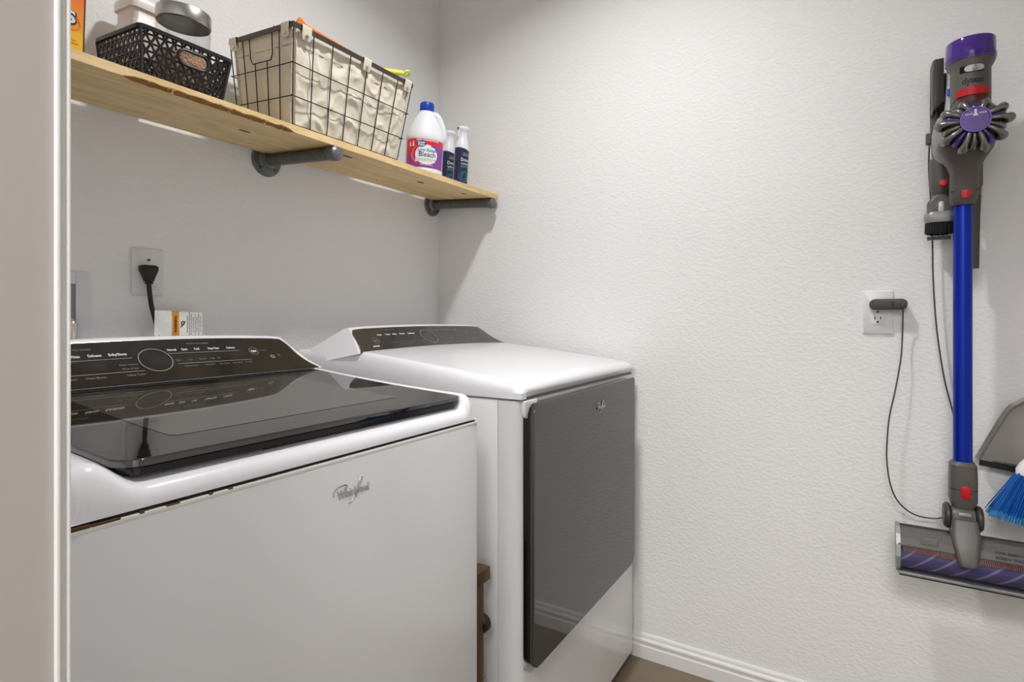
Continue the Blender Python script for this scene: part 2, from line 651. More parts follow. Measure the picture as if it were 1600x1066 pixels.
# laundry room ceiling lamp, and a lamp body for the added hallway fill
def ceiling_light(loc, r, label):
    t = thing('ceiling_light', label, 'lamp', loc)
    x, y, z = loc
    obj('lamp_base', lathe(B(), [(r * 0.9, -0.02), (r, -0.015), (r, 0.0)], 32, Matrix.Translation(loc)), 'steel', t, True)
    obj('lamp_diffuser', lathe(B(), [(0, -0.05), (r * 0.5, -0.045), (r * 0.8, -0.033), (r * 0.88, -0.02)], 32, Matrix.Translation(loc)), 'lamp_glass', t, True)
ceiling_light(LAMP, 0.10, 'small round ceiling lamp above the dryer')
ceiling_light((HALL_FILL[0], HALL_FILL[1], ZC), 0.47, 'wide round ceiling lamp in the hallway')

# ------------------------------------------------------------------ shared washer / dryer builders
def logo(parent, x, y, z, w, m='chrome', shadow=True):
    """script badge with a swoosh ring, on a face that looks to -Y; w = width"""
    k = w / 0.072
    text('badge_lettering', 'Whirlpool', 0.0185 * k, m, parent, FY(x + 0.002 * k, y - 0.0016, z), bold=0.0002 * k, extrude=0.0010 * k, width=0.064 * k)
    bm = B()
    pts = [(-0.036, 0.000), (-0.037, 0.007), (-0.028, 0.0125), (-0.014, 0.0135), (-0.010, 0.010), (-0.016, 0.0075)]
    tube(bm, [(x + a * k, y - 0.001, z + b * k) for a, b in pts], [0.0003 * k, 0.0011 * k, 0.0012 * k, 0.0006 * k], 6, smooth_path=5)
    pts = [(-0.008, -0.017), (-0.002, -0.015), (0.008, -0.002), (0.014, 0.012), (0.019, 0.0185), (0.0205, 0.0175), (0.016, 0.007), (0.010, -0.004)]
    tube(bm, [(x + a * k, y - 0.001, z + b * k) for a, b in pts], [0.0005 * k, 0.0011 * k, 0.0011 * k, 0.0006 * k], 6, smooth_path=5)
    obj('badge_swoosh', bm, m, parent, True)

def console(parent, x0, x1, yf, zf, yr, zr, yb, zb, glass, crown=0.010, ins=0.075, pl=0.03, pr=0.03):
    """raised control console: profile in (y,z) swept in x, ends leaning inwards; returns a function to place things on the panel"""
    prof = [(yf, zf), (yf + (yr - yf) * 0.33, zf + (zr - zf) * 0.29), (yf + (yr - yf) * 0.66, zf + (zr - zf) * 0.63), (yr - 0.003, zr - 0.003),
            (yr + 0.006, zr + 0.003), (yr + 0.02, zr + 0.002), (yr + 0.032, zr - 0.006), (yb - 0.01, zb + (zr - zb) * 0.45), (yb, zb)]
    zlo = min(zf, zb)
    n = 28
    def inset(z):
        s = clamp((z - zf) / (zr - zf))
        return ins * s ** 0.8
    def top(x, z):
        s = clamp((z - zf) / (zr - zf))
        u = (x - (x0 + x1) / 2) / ((x1 - x0) / 2)
        e = clamp((abs(u) - 0.72) / 0.28)
        return z - s * (crown * u * u + 0.010 * e * e)
    secs = []
    for i in range(n + 1):
        f = i / n
        f = 0.5 - 0.5 * math.cos(PI * f)
        sec = []
        for (y, z) in prof:
            d = inset(z)
            x = x0 + d + (x1 - x0 - 2 * d) * f
            sec.append((x, y, top(x, z)))
        secs.append(sec)
    obj('console', loft(B(), secs), 'plastic_white', parent, True, angle=50)
    # dark glass on the sloping face
    nrm = Vector((0, -(zr - zf), yr - yf)).normalized()
    def on(x, s, lift=0.0):
        y, z = yf + (yr - yf) * s, zf + (zr - zf) * (s - 0.12 * math.sin(PI * s) * 0.35)
        return Vector((x, y, top(x, z))) + nrm * lift
    t = B()
    def xr(s):
        fl_ = 0.020 * (1 - s) ** 3
        rc = 0.018 * max(0, (s - 0.72) / 0.28) ** 2
        return x0 + inset(zf + (zr - zf) * s) * 0.45 + pl - fl_ + rc, x1 - inset(zf + (zr - zf) * s) * 0.45 - pr + fl_ - rc
    def fn(lift):
        def g(u, v):
            s = 0.01 + 0.93 * v
            a, b = xr(s)
            return on(a + (b - a) * u, s, lift)
        return g
    V1 = grid(t, 40, 12, fn(0.0022))
    V0 = grid(t, 40, 12, fn(-0.004))
    for i in range(40):
        t.faces.new((V1[i][0], V0[i][0], V0[i + 1][0], V1[i + 1][0]))
        t.faces.new((V1[i][12], V1[i + 1][12], V0[i + 1][12], V0[i][12]))
    for j in range(12):
        t.faces.new((V1[0][j], V1[0][j + 1], V0[0][j + 1], V0[0][j]))
        t.faces.new((V1[40][j], V0[40][j], V0[40][j + 1], V1[40][j + 1]))
    pan = obj('console_panel', t, glass, parent, True)
    # thin bright edge round the glass
    bm = B()
    e = []
    for v in [k / 12 for k in range(13)]:
        s = 0.01 + 0.93 * v
        e.append(on(xr(s)[1] + 0.001, s, 0.0018))
    for u in [1 - k / 30 for k in range(1, 30)]:
        a, b = xr(0.94)
        e.append(on(a + (b - a) * u, 0.945, 0.0018))
    for v in [1 - k / 12 for k in range(13)]:
        s = 0.01 + 0.93 * v
        e.append(on(xr(s)[0] - 0.001, s, 0.0018))
    tube(bm, e, 0.0011, 6)
    obj('panel_edge', bm, 'chrome', parent, True)
    up = Vector((0, yr - yf, zr - zf)).normalized()
    def place(x, s):
        p = on(x, s, 0.0027)
        dx = (on(x + 0.01, s) - on(x - 0.01, s)).normalized()
        return frame(p, dx, up - dx * up.dot(dx), dx.cross(up))
    return pan, place

def dial_ring(pan, place, x, s, r, w, m='print_grey'):
    obj('dial_ring', ring(B(), r, r, w, 0.0012, place(x, s)), m, pan)

def rule(pan, place, x0, x1, s, m='print_grey', w=0.0007):
    bm = B()
    N = 8
    t = bmesh.new()
    rows = []
    for i in range(N + 1):
        M_ = place(x0 + (x1 - x0) * i / N, s)
        rows.append([t.verts.new(M_ @ Vector((0, k, 0.0002))) for k in (-w, w)])
    for a, b in zip(rows, rows[1:]):
        t.faces.new((a[0], b[0], b[1], a[1]))
    merge(bm, t)
    obj('printed_rule', bm, m, pan)

# ------------------------------------------------------------------ washer
WX0, WX1, WY0, WY1, WS = 0.232, 0.930, 0.650, 1.335, 0.927
w = thing('washing_machine', 'white top-loading washing machine with black glass lid, beside the door jamb', 'washer', (0.58, 1.0, 0))
obj('cabinet', box(B(), WX0, WX1, WY0, WY1, 0.025, WS - 0.006, 0.004, 2), 'enamel', w, True)
bm = B()
box(bm, WX0 + 0.004, WX1 - 0.004, WY0 + 0.004, WY1, WS - 0.006, WS)
obj('seam', bm, 'seam', w)
bm = B()
box(bm, WX0 + 0.002, WX1 - 0.002, WY0 - 0.0012, WY0 + 0.006, WS - 0.0105, WS - 0.0045, 0.001, 2)
obj('cabinet_lip', bm, 'lip_white', w, True)
bm = B()
for (a, b, h) in ((0.235, 0.258, 0.0026), (0.258, 0.285, 0.0014), (0.303, 0.308, 0.0018), (0.33, 0.345, 0.0008), (0.378, 0.383, 0.0016), (0.402, 0.408, 0.0012)):
    obj('rust_stain', box(B(), a, b, WY0 - 0.0016, WY0 + 0.004, WS - 0.006, WS - 0.0045 + h, 0.0007, 1), 'rust', w)['label'] = 'rust on the seam'
for fx in (WX0 + 0.05, WX1 - 0.05):
    for fy in (WY0 + 0.05, WY1 - 0.05):
        obj('foot', lathe(B(), [(0.02, 0), (0.022, 0.008), (0.010, 0.012), (0.010, 0.03)], 16, Matrix.Translation((fx, fy, 0))), 'rubber_black', w, True)

LIDX0, LIDX1, LIDY0, LIDY1 = 0.290, 0.907, 0.668, 1.108
def lidz(y):
    u = clamp((y - LIDY0) / (LIDY1 - LIDY0), 0.0, 1.6)
    return 0.9750 + 0.44 * (0.045 * u + 0.030 * u * u)
# white top deck: a height field with rounded rim, shoulders beside the lid and a recess under it
def deck_h(x, y):
    px = 1 - min(min(x - WX0, WX1 - x) / 0.030, 1)
    py = 1 - min((y - WY0) / 0.026, 1)
    q = min(1.0, (px ** 2.3 + py ** 2.3) ** (1 / 2.3))
    rnd = (1 - q ** 2.3) ** (1 / 2.3)
    S = lidz(y) + 0.006
    rec = sstep(WX0 + 0.030, WX0 + 0.082, x) * sstep(WX1 - 0.016, WX1 - 0.042, x)
    low = S - 0.0245 - 0.006 * (1 - sstep(WY0 + 0.02, WY0 + 0.06, y))
    S = S + (low - S) * rec * (1 - sstep(1.095, 1.112, y))
    return WS + (S - WS) * rnd
def spaced(a, b, n, e, ne):
    """values from a to b, denser within e of both ends"""
    l = [a + e * (i / ne) ** 1.8 for i in range(ne)]
    l += [a + e + (b - a - 2 * e) * i / n for i in range(n + 1)]
    l += [b - e * ((ne - 1 - i) / ne) ** 1.8 for i in range(ne)]
    return l
xs = spaced(WX0, WX1, 34, 0.085, 16)
ys = [WY0 + 0.03 * (i / 12) ** 1.9 for i in range(12)] + [WY0 + 0.03 + i * (WY1 - WY0 - 0.03) / 36 for i in range(37)]
bm = B()
V = [[bm.verts.new((x, y, deck_h(x, y))) for y in ys] for x in xs]
for i in range(len(xs) - 1):
    for j in range(len(ys) - 1):
        bm.faces.new((V[i][j], V[i + 1][j], V[i + 1][j + 1], V[i][j + 1]))
bk = [bm.verts.new((x, WY1, WS)) for x in xs]
for i in range(len(xs) - 1):
    bm.faces.new((V[i][-1], V[i + 1][-1], bk[i + 1], bk[i]))
obj('top_deck', bm, 'plastic_white', w, True, angle=60)

def lid_slab(x0, x1, y0, y1, dz, th, bev, rad):
    """slab that follows the lid's curve; rad = corner radii front-left, front-right, back-right, back-left"""
    def xl(y):
        f, r_ = y - y0, y1 - y
        a = rad[0] - math.sqrt(max(0, rad[0] ** 2 - (rad[0] - f) ** 2)) if f < rad[0] else 0
        b_ = rad[3] - math.sqrt(max(0, rad[3] ** 2 - (rad[3] - r_) ** 2)) if r_ < rad[3] else 0
        return x0 + max(a, b_)
    def xr_(y):
        f, r_ = y - y0, y1 - y
        a = rad[1] - math.sqrt(max(0, rad[1] ** 2 - (rad[1] - f) ** 2)) if f < rad[1] else 0
        b_ = rad[2] - math.sqrt(max(0, rad[2] ** 2 - (rad[2] - r_) ** 2)) if r_ < rad[2] else 0
        return x1 - max(a, b_)
    ysl = [y0 + 0.03 * (i / 14) ** 2 for i in range(14)] + [y0 + 0.03 + (y1 - y0 - 0.04) * i / 24 for i in range(25)] + [y1 - 0.01 * ((5 - i) / 6) ** 2 for i in range(6)]
    secs = []
    for y in ysl:
        f = y - y0
        dr_ = bev - math.sqrt(max(0, bev ** 2 - (bev - f) ** 2)) if f < bev else 0.0
        a, b_ = xl(y), xr_(y)
        z = lidz(y) + dz
        top = [(a, z - bev), (a + bev * 0.3, z - bev * 0.3), (a + bev, z), (a + bev + 0.0015, z)] + [(a + bev + (b_ - a - 2 * bev) * k / 8, z) for k in range(1, 8)] + [(b_ - bev - 0.0015, z), (b_ - bev, z), (b_ - bev * 0.3, z - bev * 0.3), (b_, z - bev)]
        secs.append([(px_, y, pz_ - dr_ if pz_ > z - bev * 0.9 else pz_) for px_, pz_ in top] + [(b_, y, z - th), (a, y, z - th)])
    return loft(B(), secs)
def window_sheet(x0, x1, y0, y1, r):
    t = B()
    rows = []
    for y in [y0 + r * (i / 6) ** 2 for i in range(6)] + [y0 + r + (y1 - y0 - 2 * r) * i / 20 for i in range(21)] + [y1 - r * ((5 - i) / 6) ** 2 for i in range(6)]:
        e = min(y - y0, y1 - y)
        k = r - math.sqrt(max(0, r * r - (r - e) ** 2)) if e < r else 0
        rows.append([t.verts.new((x0 + k + (x1 - x0 - 2 * k) * i / 8, y, lidz(y) + 0.0004)) for i in range(9)])
    for a, b in zip(rows, rows[1:]):
        for i in range(8):
            t.faces.new((a[i], a[i + 1], b[i + 1], b[i]))
    return t
lid = obj('lid', lid_slab(LIDX0, LIDX1, LIDY0, LIDY1, 0, 0.008, 0.0028, (0.03, 0.022, 0.004, 0.004)), 'glass_black', w, True, angle=25)
obj('lid_frame', lid_slab(LIDX0 + 0.004, LIDX1 - 0.004, LIDY0 + 0.005, LIDY1, -0.009, 0.010, 0.003, (0.03, 0.022, 0.004, 0.004)), 'black_gloss', lid, True)
obj('lid_window', window_sheet(0.386, 0.80, 0.745, 1.06, 0.012), 'glass_window', lid, True)
bm = B()
box(bm, 0.47, 0.81, LIDY0 + 0.012, LIDY0 + 0.05, 0.9505, 0.9575, 0.003, 2)
obj('latch_bar', bm, 'black_matte', w, True)
# console
pan, pl_ = console(w, WX0 + 0.008, WX1 - 0.004, 1.108, 1.010, 1.195, 1.090, 1.33, 1.0, 'console_glass', ins=0.05, pl=0.032, pr=0.030)
text('printed_text', 'WHAT TO WASH', 0.0062, 'print_grey', pan, pl_(0.443, 0.80))
for s_, xx, w_ in (('Whites', 0.438, 0.017), ('Delicates', 0.469, 0.021), ('Bulky/Sheets', 0.506, 0.030)):
    text('printed_text', s_, 0.0088, 'print_white', pan, pl_(xx, 0.67), bold=0.0002, width=w_)
rule(pan, pl_, 0.30, 0.527, 0.58)
text('printed_text', 'Clean Washer', 0.0056, 'print_grey', pan, pl_(0.516, 0.44))
text('printed_text', 'Rinse & Spin', 0.0056, 'print_grey', pan, pl_(0.516, 0.35))
rule(pan, pl_, 0.30, 0.536, 0.28)
for s_, xx in (('Colors', 0.418), ('Clean Boost', 0.455), ('Utility Tasks', 0.519)):
    text('printed_text', s_, 0.0062, 'print_grey', pan, pl_(xx, 0.20))
dial_ring(pan, pl_, 0.565, 0.50, 0.0305, 0.0017)
text('printed_text', 'HOW TO WASH', 0.0062, 'print_grey', pan, pl_(0.661, 0.83))
for s_, xx, w_ in (('Normal', 0.604, 0.017), ('Quick', 0.629, 0.0125), ('Cold', 0.654, 0.0105), ('Deep Water', 0.690, 0.0245), ('ColorLast', 0.728, 0.019)):
    text('printed_text', s_, 0.0082, 'print_white', pan, pl_(xx, 0.71), bold=0.0002, width=w_)
rule(pan, pl_, 0.594, 0.745, 0.63)
for s_, xx in (('Light', 0.606), ('Low', 0.630), ('Medium', 0.655), ('High', 0.676), ('On', 0.690)):
    text('printed_text', s_, 0.0050, 'print_grey', pan, pl_(xx, 0.47))
rule(pan, pl_, 0.602, 0.760, 0.385)
for s_, xx in (('Temperature', 0.625), ('Soil Level', 0.663), ('Spin Speed', 0.694), ('Extra Rinse', 0.724), ('Presoak', 0.750)):
    text('printed_text', s_, 0.0050, 'print_grey', pan, pl_(xx, 0.32))
obj('power_ring', ring(B(), 0.0112, 0.0112, 0.001, 0.0008, pl_(0.777, 0.60)), 'print_grey', pan)
text('printed_text', 'ON', 0.0085, 'print_white', pan, pl_(0.777, 0.60), bold=0.0004)
rule(pan, pl_, 0.793, 0.812, 0.62, w=0.0004)
obj('start_mark', prism(B(), ellipse(0.0062, 0.0054, 20), 0.0006, pl_(0.815, 0.43)), 'print_grey', pan)
text('printed_text', '>II', 0.0065, 'print_black', pan, pl_(0.815, 0.43) @ Matrix.Translation((0, 0, 0.0008)), bold=0.0003)
obj('cancel_mark', prism(B(), rrect(-0.0048, 0.0048, -0.0048, 0.0048, 0.001), 0.0004, pl_(0.832, 0.46)), 'vac_dark', pan)
logo(w, 0.598, WY0 - 0.0005, 0.868, 0.070)

# ------------------------------------------------------------------ dryer
DX0, DX1, DY0, DY1, DS = 1.061, 1.802, 0.630, 1.385, 0.950
d = thing('clothes_dryer', 'white clothes dryer with dark grey glass door, in the room corner', 'dryer', (1.43, 1.0, 0))
obj('cabinet', box(B(), DX0 + 0.001, DX1 - 0.001, 0.687, DY1, 0.03, DS - 0.004, 0.004, 2), 'enamel', d, True)
for fx in (DX0 + 0.06, DX1 - 0.06):
    for fy in (DY0 + 0.09, DY1 - 0.06):
        obj('foot', lathe(B(), [(0.02, 0), (0.022, 0.008), (0.010, 0.012), (0.010, 0.035)], 16, Matrix.Translation((fx, fy, 0))), 'rubber_black', d, True)
# front panel with rounded vertical edges
bm = B()
prism(bm, [(DX0, 0.685), (DX1, 0.685), (DX1, 0.642)] + [(DX1 - 0.012 + 0.012 * math.cos(a), 0.642 - 0.012 * math.sin(a)) for a in (0.4, 0.8, 1.2, PI / 2)] +
      [(DX0 + 0.030 - 0.030 * math.sin(a), DY0 + 0.040 - 0.040 * math.cos(a)) for a in (0, 0.25, 0.5, 0.75, 1.0, 1.25, PI / 2)], DS - 0.005 - 0.031, Matrix.Translation((0, 0, 0.031)))
obj('front_panel', bm, 'enamel', d, True, angle=30)
bm = B()
prism(bm, [(DX0 + 0.003, DY0 + 0.03), (DX0 + 0.02, DY0 + 0.006), (DX1 - 0.006, DY0 + 0.004), (DX1 - 0.004, DY1), (DX0 + 0.003, DY1)], 0.006, Matrix.Translation((0, 0, DS - 0.005)))
obj('seam', bm, 'recess_grey', d)
# top: crowned slab rising to the back
def dtop_h(x, y):
    px = 1 - min(min(x - DX0, DX1 - x) / 0.026, 1)
    py = 1 - min((y - (DY0 - 0.006)) / 0.032, 1)
    q = min(1.0, (px ** 2.4 + py ** 2.4) ** (1 / 2.4))
    rnd = (1 - q ** 2.4) ** (1 / 2.4)
    t = clamp((y - DY0) / 0.50)
    S = 0.982 + 0.056 * t ** 0.85 + 0.006 * (1 - ((x - 1.43) / 0.37) ** 2)
    return DS + 0.014 + (S - DS - 0.014) * rnd
xs = spaced(DX0, DX1, 24, 0.030, 10)
y0_ = DY0 - 0.006
ys = [y0_ + 0.036 * (i / 12) ** 1.9 for i in range(12)] + [y0_ + 0.036 + i * (DY1 - y0_ - 0.036) / 30 for i in range(31)]
bm = B()
V = [[bm.verts.new((x, y, dtop_h(x, y))) for y in ys] for x in xs]
nx, ny = len(xs), len(ys)
for i in range(nx - 1):
    for j in range(ny - 1):
        bm.faces.new((V[i][j], V[i + 1][j], V[i + 1][j + 1], V[i][j + 1]))
loop = [(i, 0) for i in range(nx)] + [(nx - 1, j) for j in range(1, ny)] + [(i, ny - 1) for i in range(nx - 2, -1, -1)] + [(0, j) for j in range(ny - 2, 0, -1)]
low = []
for (i, j) in loop:
    inner = 0 < i < nx - 1 and j == 0 and xs[i] > DX0 + 0.022 and xs[i] < DX1 - 0.022
    low.append(bm.verts.new((xs[i], ys[j] + (0.010 if inner else 0.0), DS if not inner else DS + 0.002)))
for k in range(len(loop)):
    a, b = loop[k], loop[(k + 1) % len(loop)]
    bm.faces.new((V[a[0]][a[1]], low[k], low[(k + 1) % len(loop)], V[b[0]][b[1]]))
bm.faces.new(low)
obj('top_deck', bm, 'plastic_white', d, True, angle=50)
# door: thick glass slab standing proud of the front
DRX0, DRX1, DRZ0, DRZ1, DRY = 1.077, 1.737, 0.352, 0.941, 0.602
Mdoor = FY(0, 0.632, 0)
dr = obj('door', prism(B(), rrect(DRX0 + 0.003, DRX1 - 0.002, DRZ0 + 0.002, DRZ1 - 0.003, (0.022, 0.04, 0.008, 0.028), 6), 0.020, Mdoor, 0.001), 'black_gloss', d, True)
obj('door_glass', prism(B(), rrect(DRX0, DRX1, DRZ0, DRZ1, (0.022, 0.04, 0.008, 0.028), 6), 0.010, FY(0, 0.612, 0), 0.0022, 2), 'door_glass', dr, True, angle=10)
# scooped grip beside the door: white lip at top left and clear catch at the bottom
bm = B()
prism(bm, rrect(DRX0 - 0.007, DRX0 + 0.050, 0.905, 0.946, (0.018, 0.002, 0.002, 0.002)), 0.012, FY(0, 0.632, 0), 0.003, 2)
obj('grip_lip', bm, 'enamel', d, True)
bm = B()
box(bm, DRX0 + 0.001, DRX0 + 0.028, 0.612, 0.631, DRZ0 - 0.006, DRZ0 + 0.002, 0.002, 2)
obj('door_catch', bm, 'clear_plastic', d, True)
logo(d, 1.452, 0.6015, 0.885, 0.062)
# console
pan, pl_ = console(d, DX0 + 0.004, DX1 - 0.004, 1.130, 1.034, 1.225, 1.106, 1.345, 0.995, 'console_glass_grey', ins=0.055, pl=0.026, pr=0.020, crown=0.008)
text('printed_text', 'WHAT TO DRY', 0.0066, 'print_grey', pan, pl_(1.262, 0.84))
for s_, xx, w_ in (('Heavy', 1.204, 0.017), ('Towels', 1.238, 0.020), ('Bulky', 1.267, 0.017), ('Normal', 1.300, 0.022), ('Delicates', 1.342, 0.030)):
    text('printed_text', s_, 0.0090, 'print_white', pan, pl_(xx, 0.68), bold=0.0003, width=w_)
rule(pan, pl_, 1.222, 1.378, 0.36, w=0.0005)
for s_, xx in (('Sensor Dry', 1.270), ('Timed Dry', 1.305), ('Temp', 1.36)):
    text('printed_text', s_, 0.0060, 'print_grey', pan, pl_(xx, 0.29))
dial_ring(pan, pl_, 1.410, 0.52, 0.0335, 0.0026)
text('printed_text', 'HOW TO DRY', 0.0064, 'print_grey', pan, pl_(1.498, 0.88))
for s_, xx, w_ in (('Normal', 1.448, 0.020), ('Quick', 1.476, 0.016), ('Eco', 1.501, 0.013), ('Wrinkle', 1.534, 0.024), ('Steam', 1.578, 0.020)):
    text('printed_text', s_, 0.0090, 'print_grey', pan, pl_(xx, 0.77), bold=0.0002, width=w_)
for s_, xx in (('Temperature', 1.478), ('Dryness', 1.518), ('Wrinkle Shield', 1.60)):
    text('printed_text', s_, 0.0058, 'print_grey', pan, pl_(xx, 0.41))
rule(pan, pl_, 1.46, 1.61, 0.50, w=0.0004)
obj('power_ring', ring(B(), 0.0125, 0.0125, 0.0012, 0.0008, pl_(1.170, 0.47)), 'print_grey', pan)
text('printed_text', 'ON', 0.009, 'print_grey', pan, pl_(1.170, 0.47), bold=0.0004)
text('printed_text', 'power', 0.0095, 'print_white', pan, pl_(1.152, 0.25), bold=0.0004)
text('printed_text', '>II', 0.009, 'print_grey', pan, pl_(1.635, 0.66), bold=0.0003)
text('printed_text', 'X', 0.008, 'print_grey', pan, pl_(1.690, 0.50))

# bronze post between the machines
g = thing('bronze_post', 'bronze square post with black knob in the gap between washer and dryer', 'post', (1.0, 0.70, 0))
obj('post', box(B(), 0.985, 1.011, 0.690, 0.716, 0.0, 0.565, 0.002, 2), 'bronze', g, True)
obj('post_head', box(B(), 0.980, 1.034, 0.688, 0.722, 0.553, 0.583, 0.003, 2), 'bronze', g, True)
obj('slot_plate', box(B(), 1.028, 1.0345, 0.698, 0.712, 0.557, 0.577, 0.001, 1), 'dark_edge', g)
obj('knob', lathe(B(), [(0, -0.002), (0.016, -0.002), (0.020, 0.003), (0.020, 0.016), (0.016, 0.021), (0.006, 0.022), (0.005, 0.018), (0, 0.018)], 24, frame((1.011, 0.702, 0.458), (0, 1, 0), (0, 0, 1), (1, 0, 0))), 'rubber_black', g, True)
obj('rivet', lathe(B(), [(0.004, 0), (0.003, 0.002), (0, 0.0025)], 10, frame((1.007, 0.690, 0.35), (1, 0, 0), (0, 0, 1), (0, -1, 0))), 'screw', g, True)

# ------------------------------------------------------------------ shelf on pipe brackets
SL = 0.0777                                      # the shelf sags towards its front
TILT = math.atan(SL)
SY0, SY1 = 1.171, 1.456
SHX0, SHX1 = 0.152, 1.812
SZ = 1.6025                                      # top of the front edge
def shz(y):
    return SZ + (y - SY0) * SL
sh = thing('wall_shelf', 'long raw pine board shelf on two grey pipe brackets', 'shelf', (0.98, SY1, shz(SY1)))
TH = 0.0185
def chip(x):
    """depth of the waney strip missing from the lower front edge"""
    c = sstep(0.50, 0.56, x) * (1 - sstep(0.875, 0.90, x))
    return c * (0.0085 + 0.004 * noise.noise(Vector((x * 40, 0, 0))) + 0.002 * noise.noise(Vector((x * 130, 3, 0))))
secs = []
N = 150
for i in range(N + 1):
    x = SHX0 + (SHX1 - SHX0) * i / N
    c = max(0.0006, chip(x))
    z0, z1 = shz(SY0), shz(SY1)
    secs.append([(x, SY0, z0), (x, SY0, z0 - TH + c * 0.85), (x, SY0 + c * 1.3, z0 - TH), (x, SY1, z1 - TH), (x, SY1, z1)])
obj('board', loft(B(), secs), 'pine', sh, True, angle=30)
bm = B()
secs = []
for i in range(91):
    x = 0.50 + 0.40 * i / 90
    c = chip(x)
    j = 0.0012 * noise.noise(Vector((x * 160, 7, 0)))
    o_ = 0.0008 if c > 0.002 else -0.001
    y1, z1_ = SY0 + c * 1.3, shz(SY0) - TH
    y0, z0_ = SY0, shz(SY0) - TH + c * 0.85
    secs.append([(x, y0 + 0.0008, z0_ - 0.0002 + 0.0001), (x, (y0 + y1) / 2 - o_ + j, (z0_ + z1_) / 2 - o_ + j), (x, y1 + 0.0002, z1_ - 0.0004 + 0.0002), (x, y1 + 0.001, z1_ + 0.003)])
obj('bark_edge', loft(B(), secs), 'bark', sh)['label'] = 'rough brown bark strip along the lower front edge'
for (kx, ky, a, b) in ((0.842, 1.290, 0.017, 0.007), (1.042 + 0.075, 1.232, 0.018, 0.008), (1.468, 1.262, 0.017, 0.008), (1.675, 1.232, 0.013, 0.005), (1.40, 1.40, 0.005, 0.003)):
    M_ = frame((kx, ky, shz(ky) - TH - 0.0001), (1, 0, 0), (0, 1, SL), (0, SL, -1))
    obj('knot', prism(B(), ellipse(a, b, 18), 0.0005, M_), 'knot', sh)

def bracket(x, label):
    PR = 0.0168
    def az(y):
        return shz(y) - TH - PR - 0.0003
    t = thing('pipe_bracket', label, 'bracket', (x, YB, az(YB)), group='shelf brackets')
    def M_(y):
        return frame((x, y, az(y)), (1, 0, 0), (0, SL, 1), (0, -1, -SL))
    fl_ = obj('flange', lathe(B(), [(0.0465, 0.0), (0.0465, 0.005), (0.044, 0.008), (0.028, 0.0095), (0.025, 0.014), (0.0235, 0.022), (0.0205, 0.0235), (0.0165, 0.0235)], 40, frame((x, YB - 0.0003, az(YB)), (1, 0, 0), (0, 0, 1), (0, -1, 0))), 'galvanised', t, True)
    for a in (0.25, 0.75, 1.25, 1.75):
        obj('screw', lathe(B(), [(0.0045, 0), (0.0042, 0.0025), (0, 0.003)], 12, frame((x + 0.0345 * math.cos(a * PI), YB - 0.008, az(YB) + 0.0345 * math.sin(a * PI)), (1, 0, 0), (0, 0, 1), (0, -1, 0))), 'screw', fl_, True)
    L0, L1 = YB - 0.015, 1.195
    obj('pipe', tube(B(), [(x, L0, az(L0)), (x, L1, az(L1))], PR, 24), 'galvanised_dark', t, True)
    cp = obj('end_cap', lathe(B(), [(0.0195, 0), (0.0205, 0.002), (0.0205, 0.021), (0.0185, 0.027), (0.011, 0.031), (0, 0.032)], 28, M_(1.196)), 'galvanised', t, True)
    sv = Vector((math.cos(0.5), 0, math.sin(0.5))) * 0.013
    cc = Vector((x, 1.1635, az(1.1635)))
    obj('cap_slot', tube(B(), [cc - sv + Vector((0, 0.0045, 0)), cc - sv * 0.5 + Vector((0, 0.0008, 0)), cc + sv * 0.5 + Vector((0, 0.0008, 0)), cc + sv + Vector((0, 0.0045, 0))], 0.0009, 6), 'chrome', cp, True)
bracket(1.028, 'grey pipe bracket under the middle of the shelf')
bracket(1.782, 'grey pipe bracket under the shelf end in the corner')

def shelf_thing(name, label, cat, x, y, rz=0.0, group=None, lift=0.0004):
    """a thing standing on the sloping shelf: local z is the shelf's normal"""
    o = bpy.data.objects.new(name, None)
    o.empty_display_size = 0.05
    COL.objects.link(o)
    M_ = Matrix.Translation((x, y, shz(y) + lift)) @ Matrix.Rotation(TILT, 4, 'X') @ Matrix.Rotation(rz, 4, 'Z')
    o.location = M_.to_translation()
    o.rotation_euler = M_.to_euler()
    MW[o] = M_
    return tag(o, label, cat, group)

# orange carton at the left end
c = shelf_thing('carton', 'orange and yellow cardboard carton at the left end of the shelf', 'box', 0.379, 1.195)
grad_mat('carton_print', [(0.0, rgb(240, 186, 40)), (0.30, rgb(240, 180, 45)), (0.34, rgb(238, 160, 50)), (0.62, rgb(240, 140, 48)), (0.85, rgb(240, 98, 46)), (1.0, rgb(238, 70, 50))], 2, 0, 0.13, 0.45, 0.06, 9)
body = obj('carton_body', box(B(), -0.085, 0.085, 0, 0.05, 0, 0.2, 0.001, 1), 'carton_print', c, local=True)
obj('carton_edge', box(B(), 0.0835, 0.0858, -0.0003, 0.05, 0.0005, 0.1995), 'dark_edge', c, local=True)
LM = frame((0.064, -0.0006, 0.060), (1, 0, 0), (0, 0, 1), (0, -1, 0))
obj('logo_swirl', ring(B(), 0.026, 0.017, 0.0018, 0.0003, LM @ Matrix.Translation((-0.010, -0.003, 0)) @ Matrix.Rotation(-0.35, 4, 'Z')), 'orange', c, local=True)
text('lettering_shadow', 'S', 0.029, 'navy', c, LM @ Matrix.Translation((0.001, -0.0010, 0.0004)), bold=0.0022, local=True)
text('lettering', 'S', 0.028, 'print_white', c, LM @ Matrix.Translation((0, 0, 0.0008)), bold=0.0010, local=True)
text('lettering', 'CRUNCHY', 0.0042, 'dark_edge', c, LM @ Matrix.Translation((0.009, -0.0385, 0)), align='RIGHT', local=True)
text('lettering', 'PARTY SNACKS', 0.0042, 'dark_edge', c, LM @ Matrix.Translation((0.013, -0.0435, 0)), align='RIGHT', local=True)

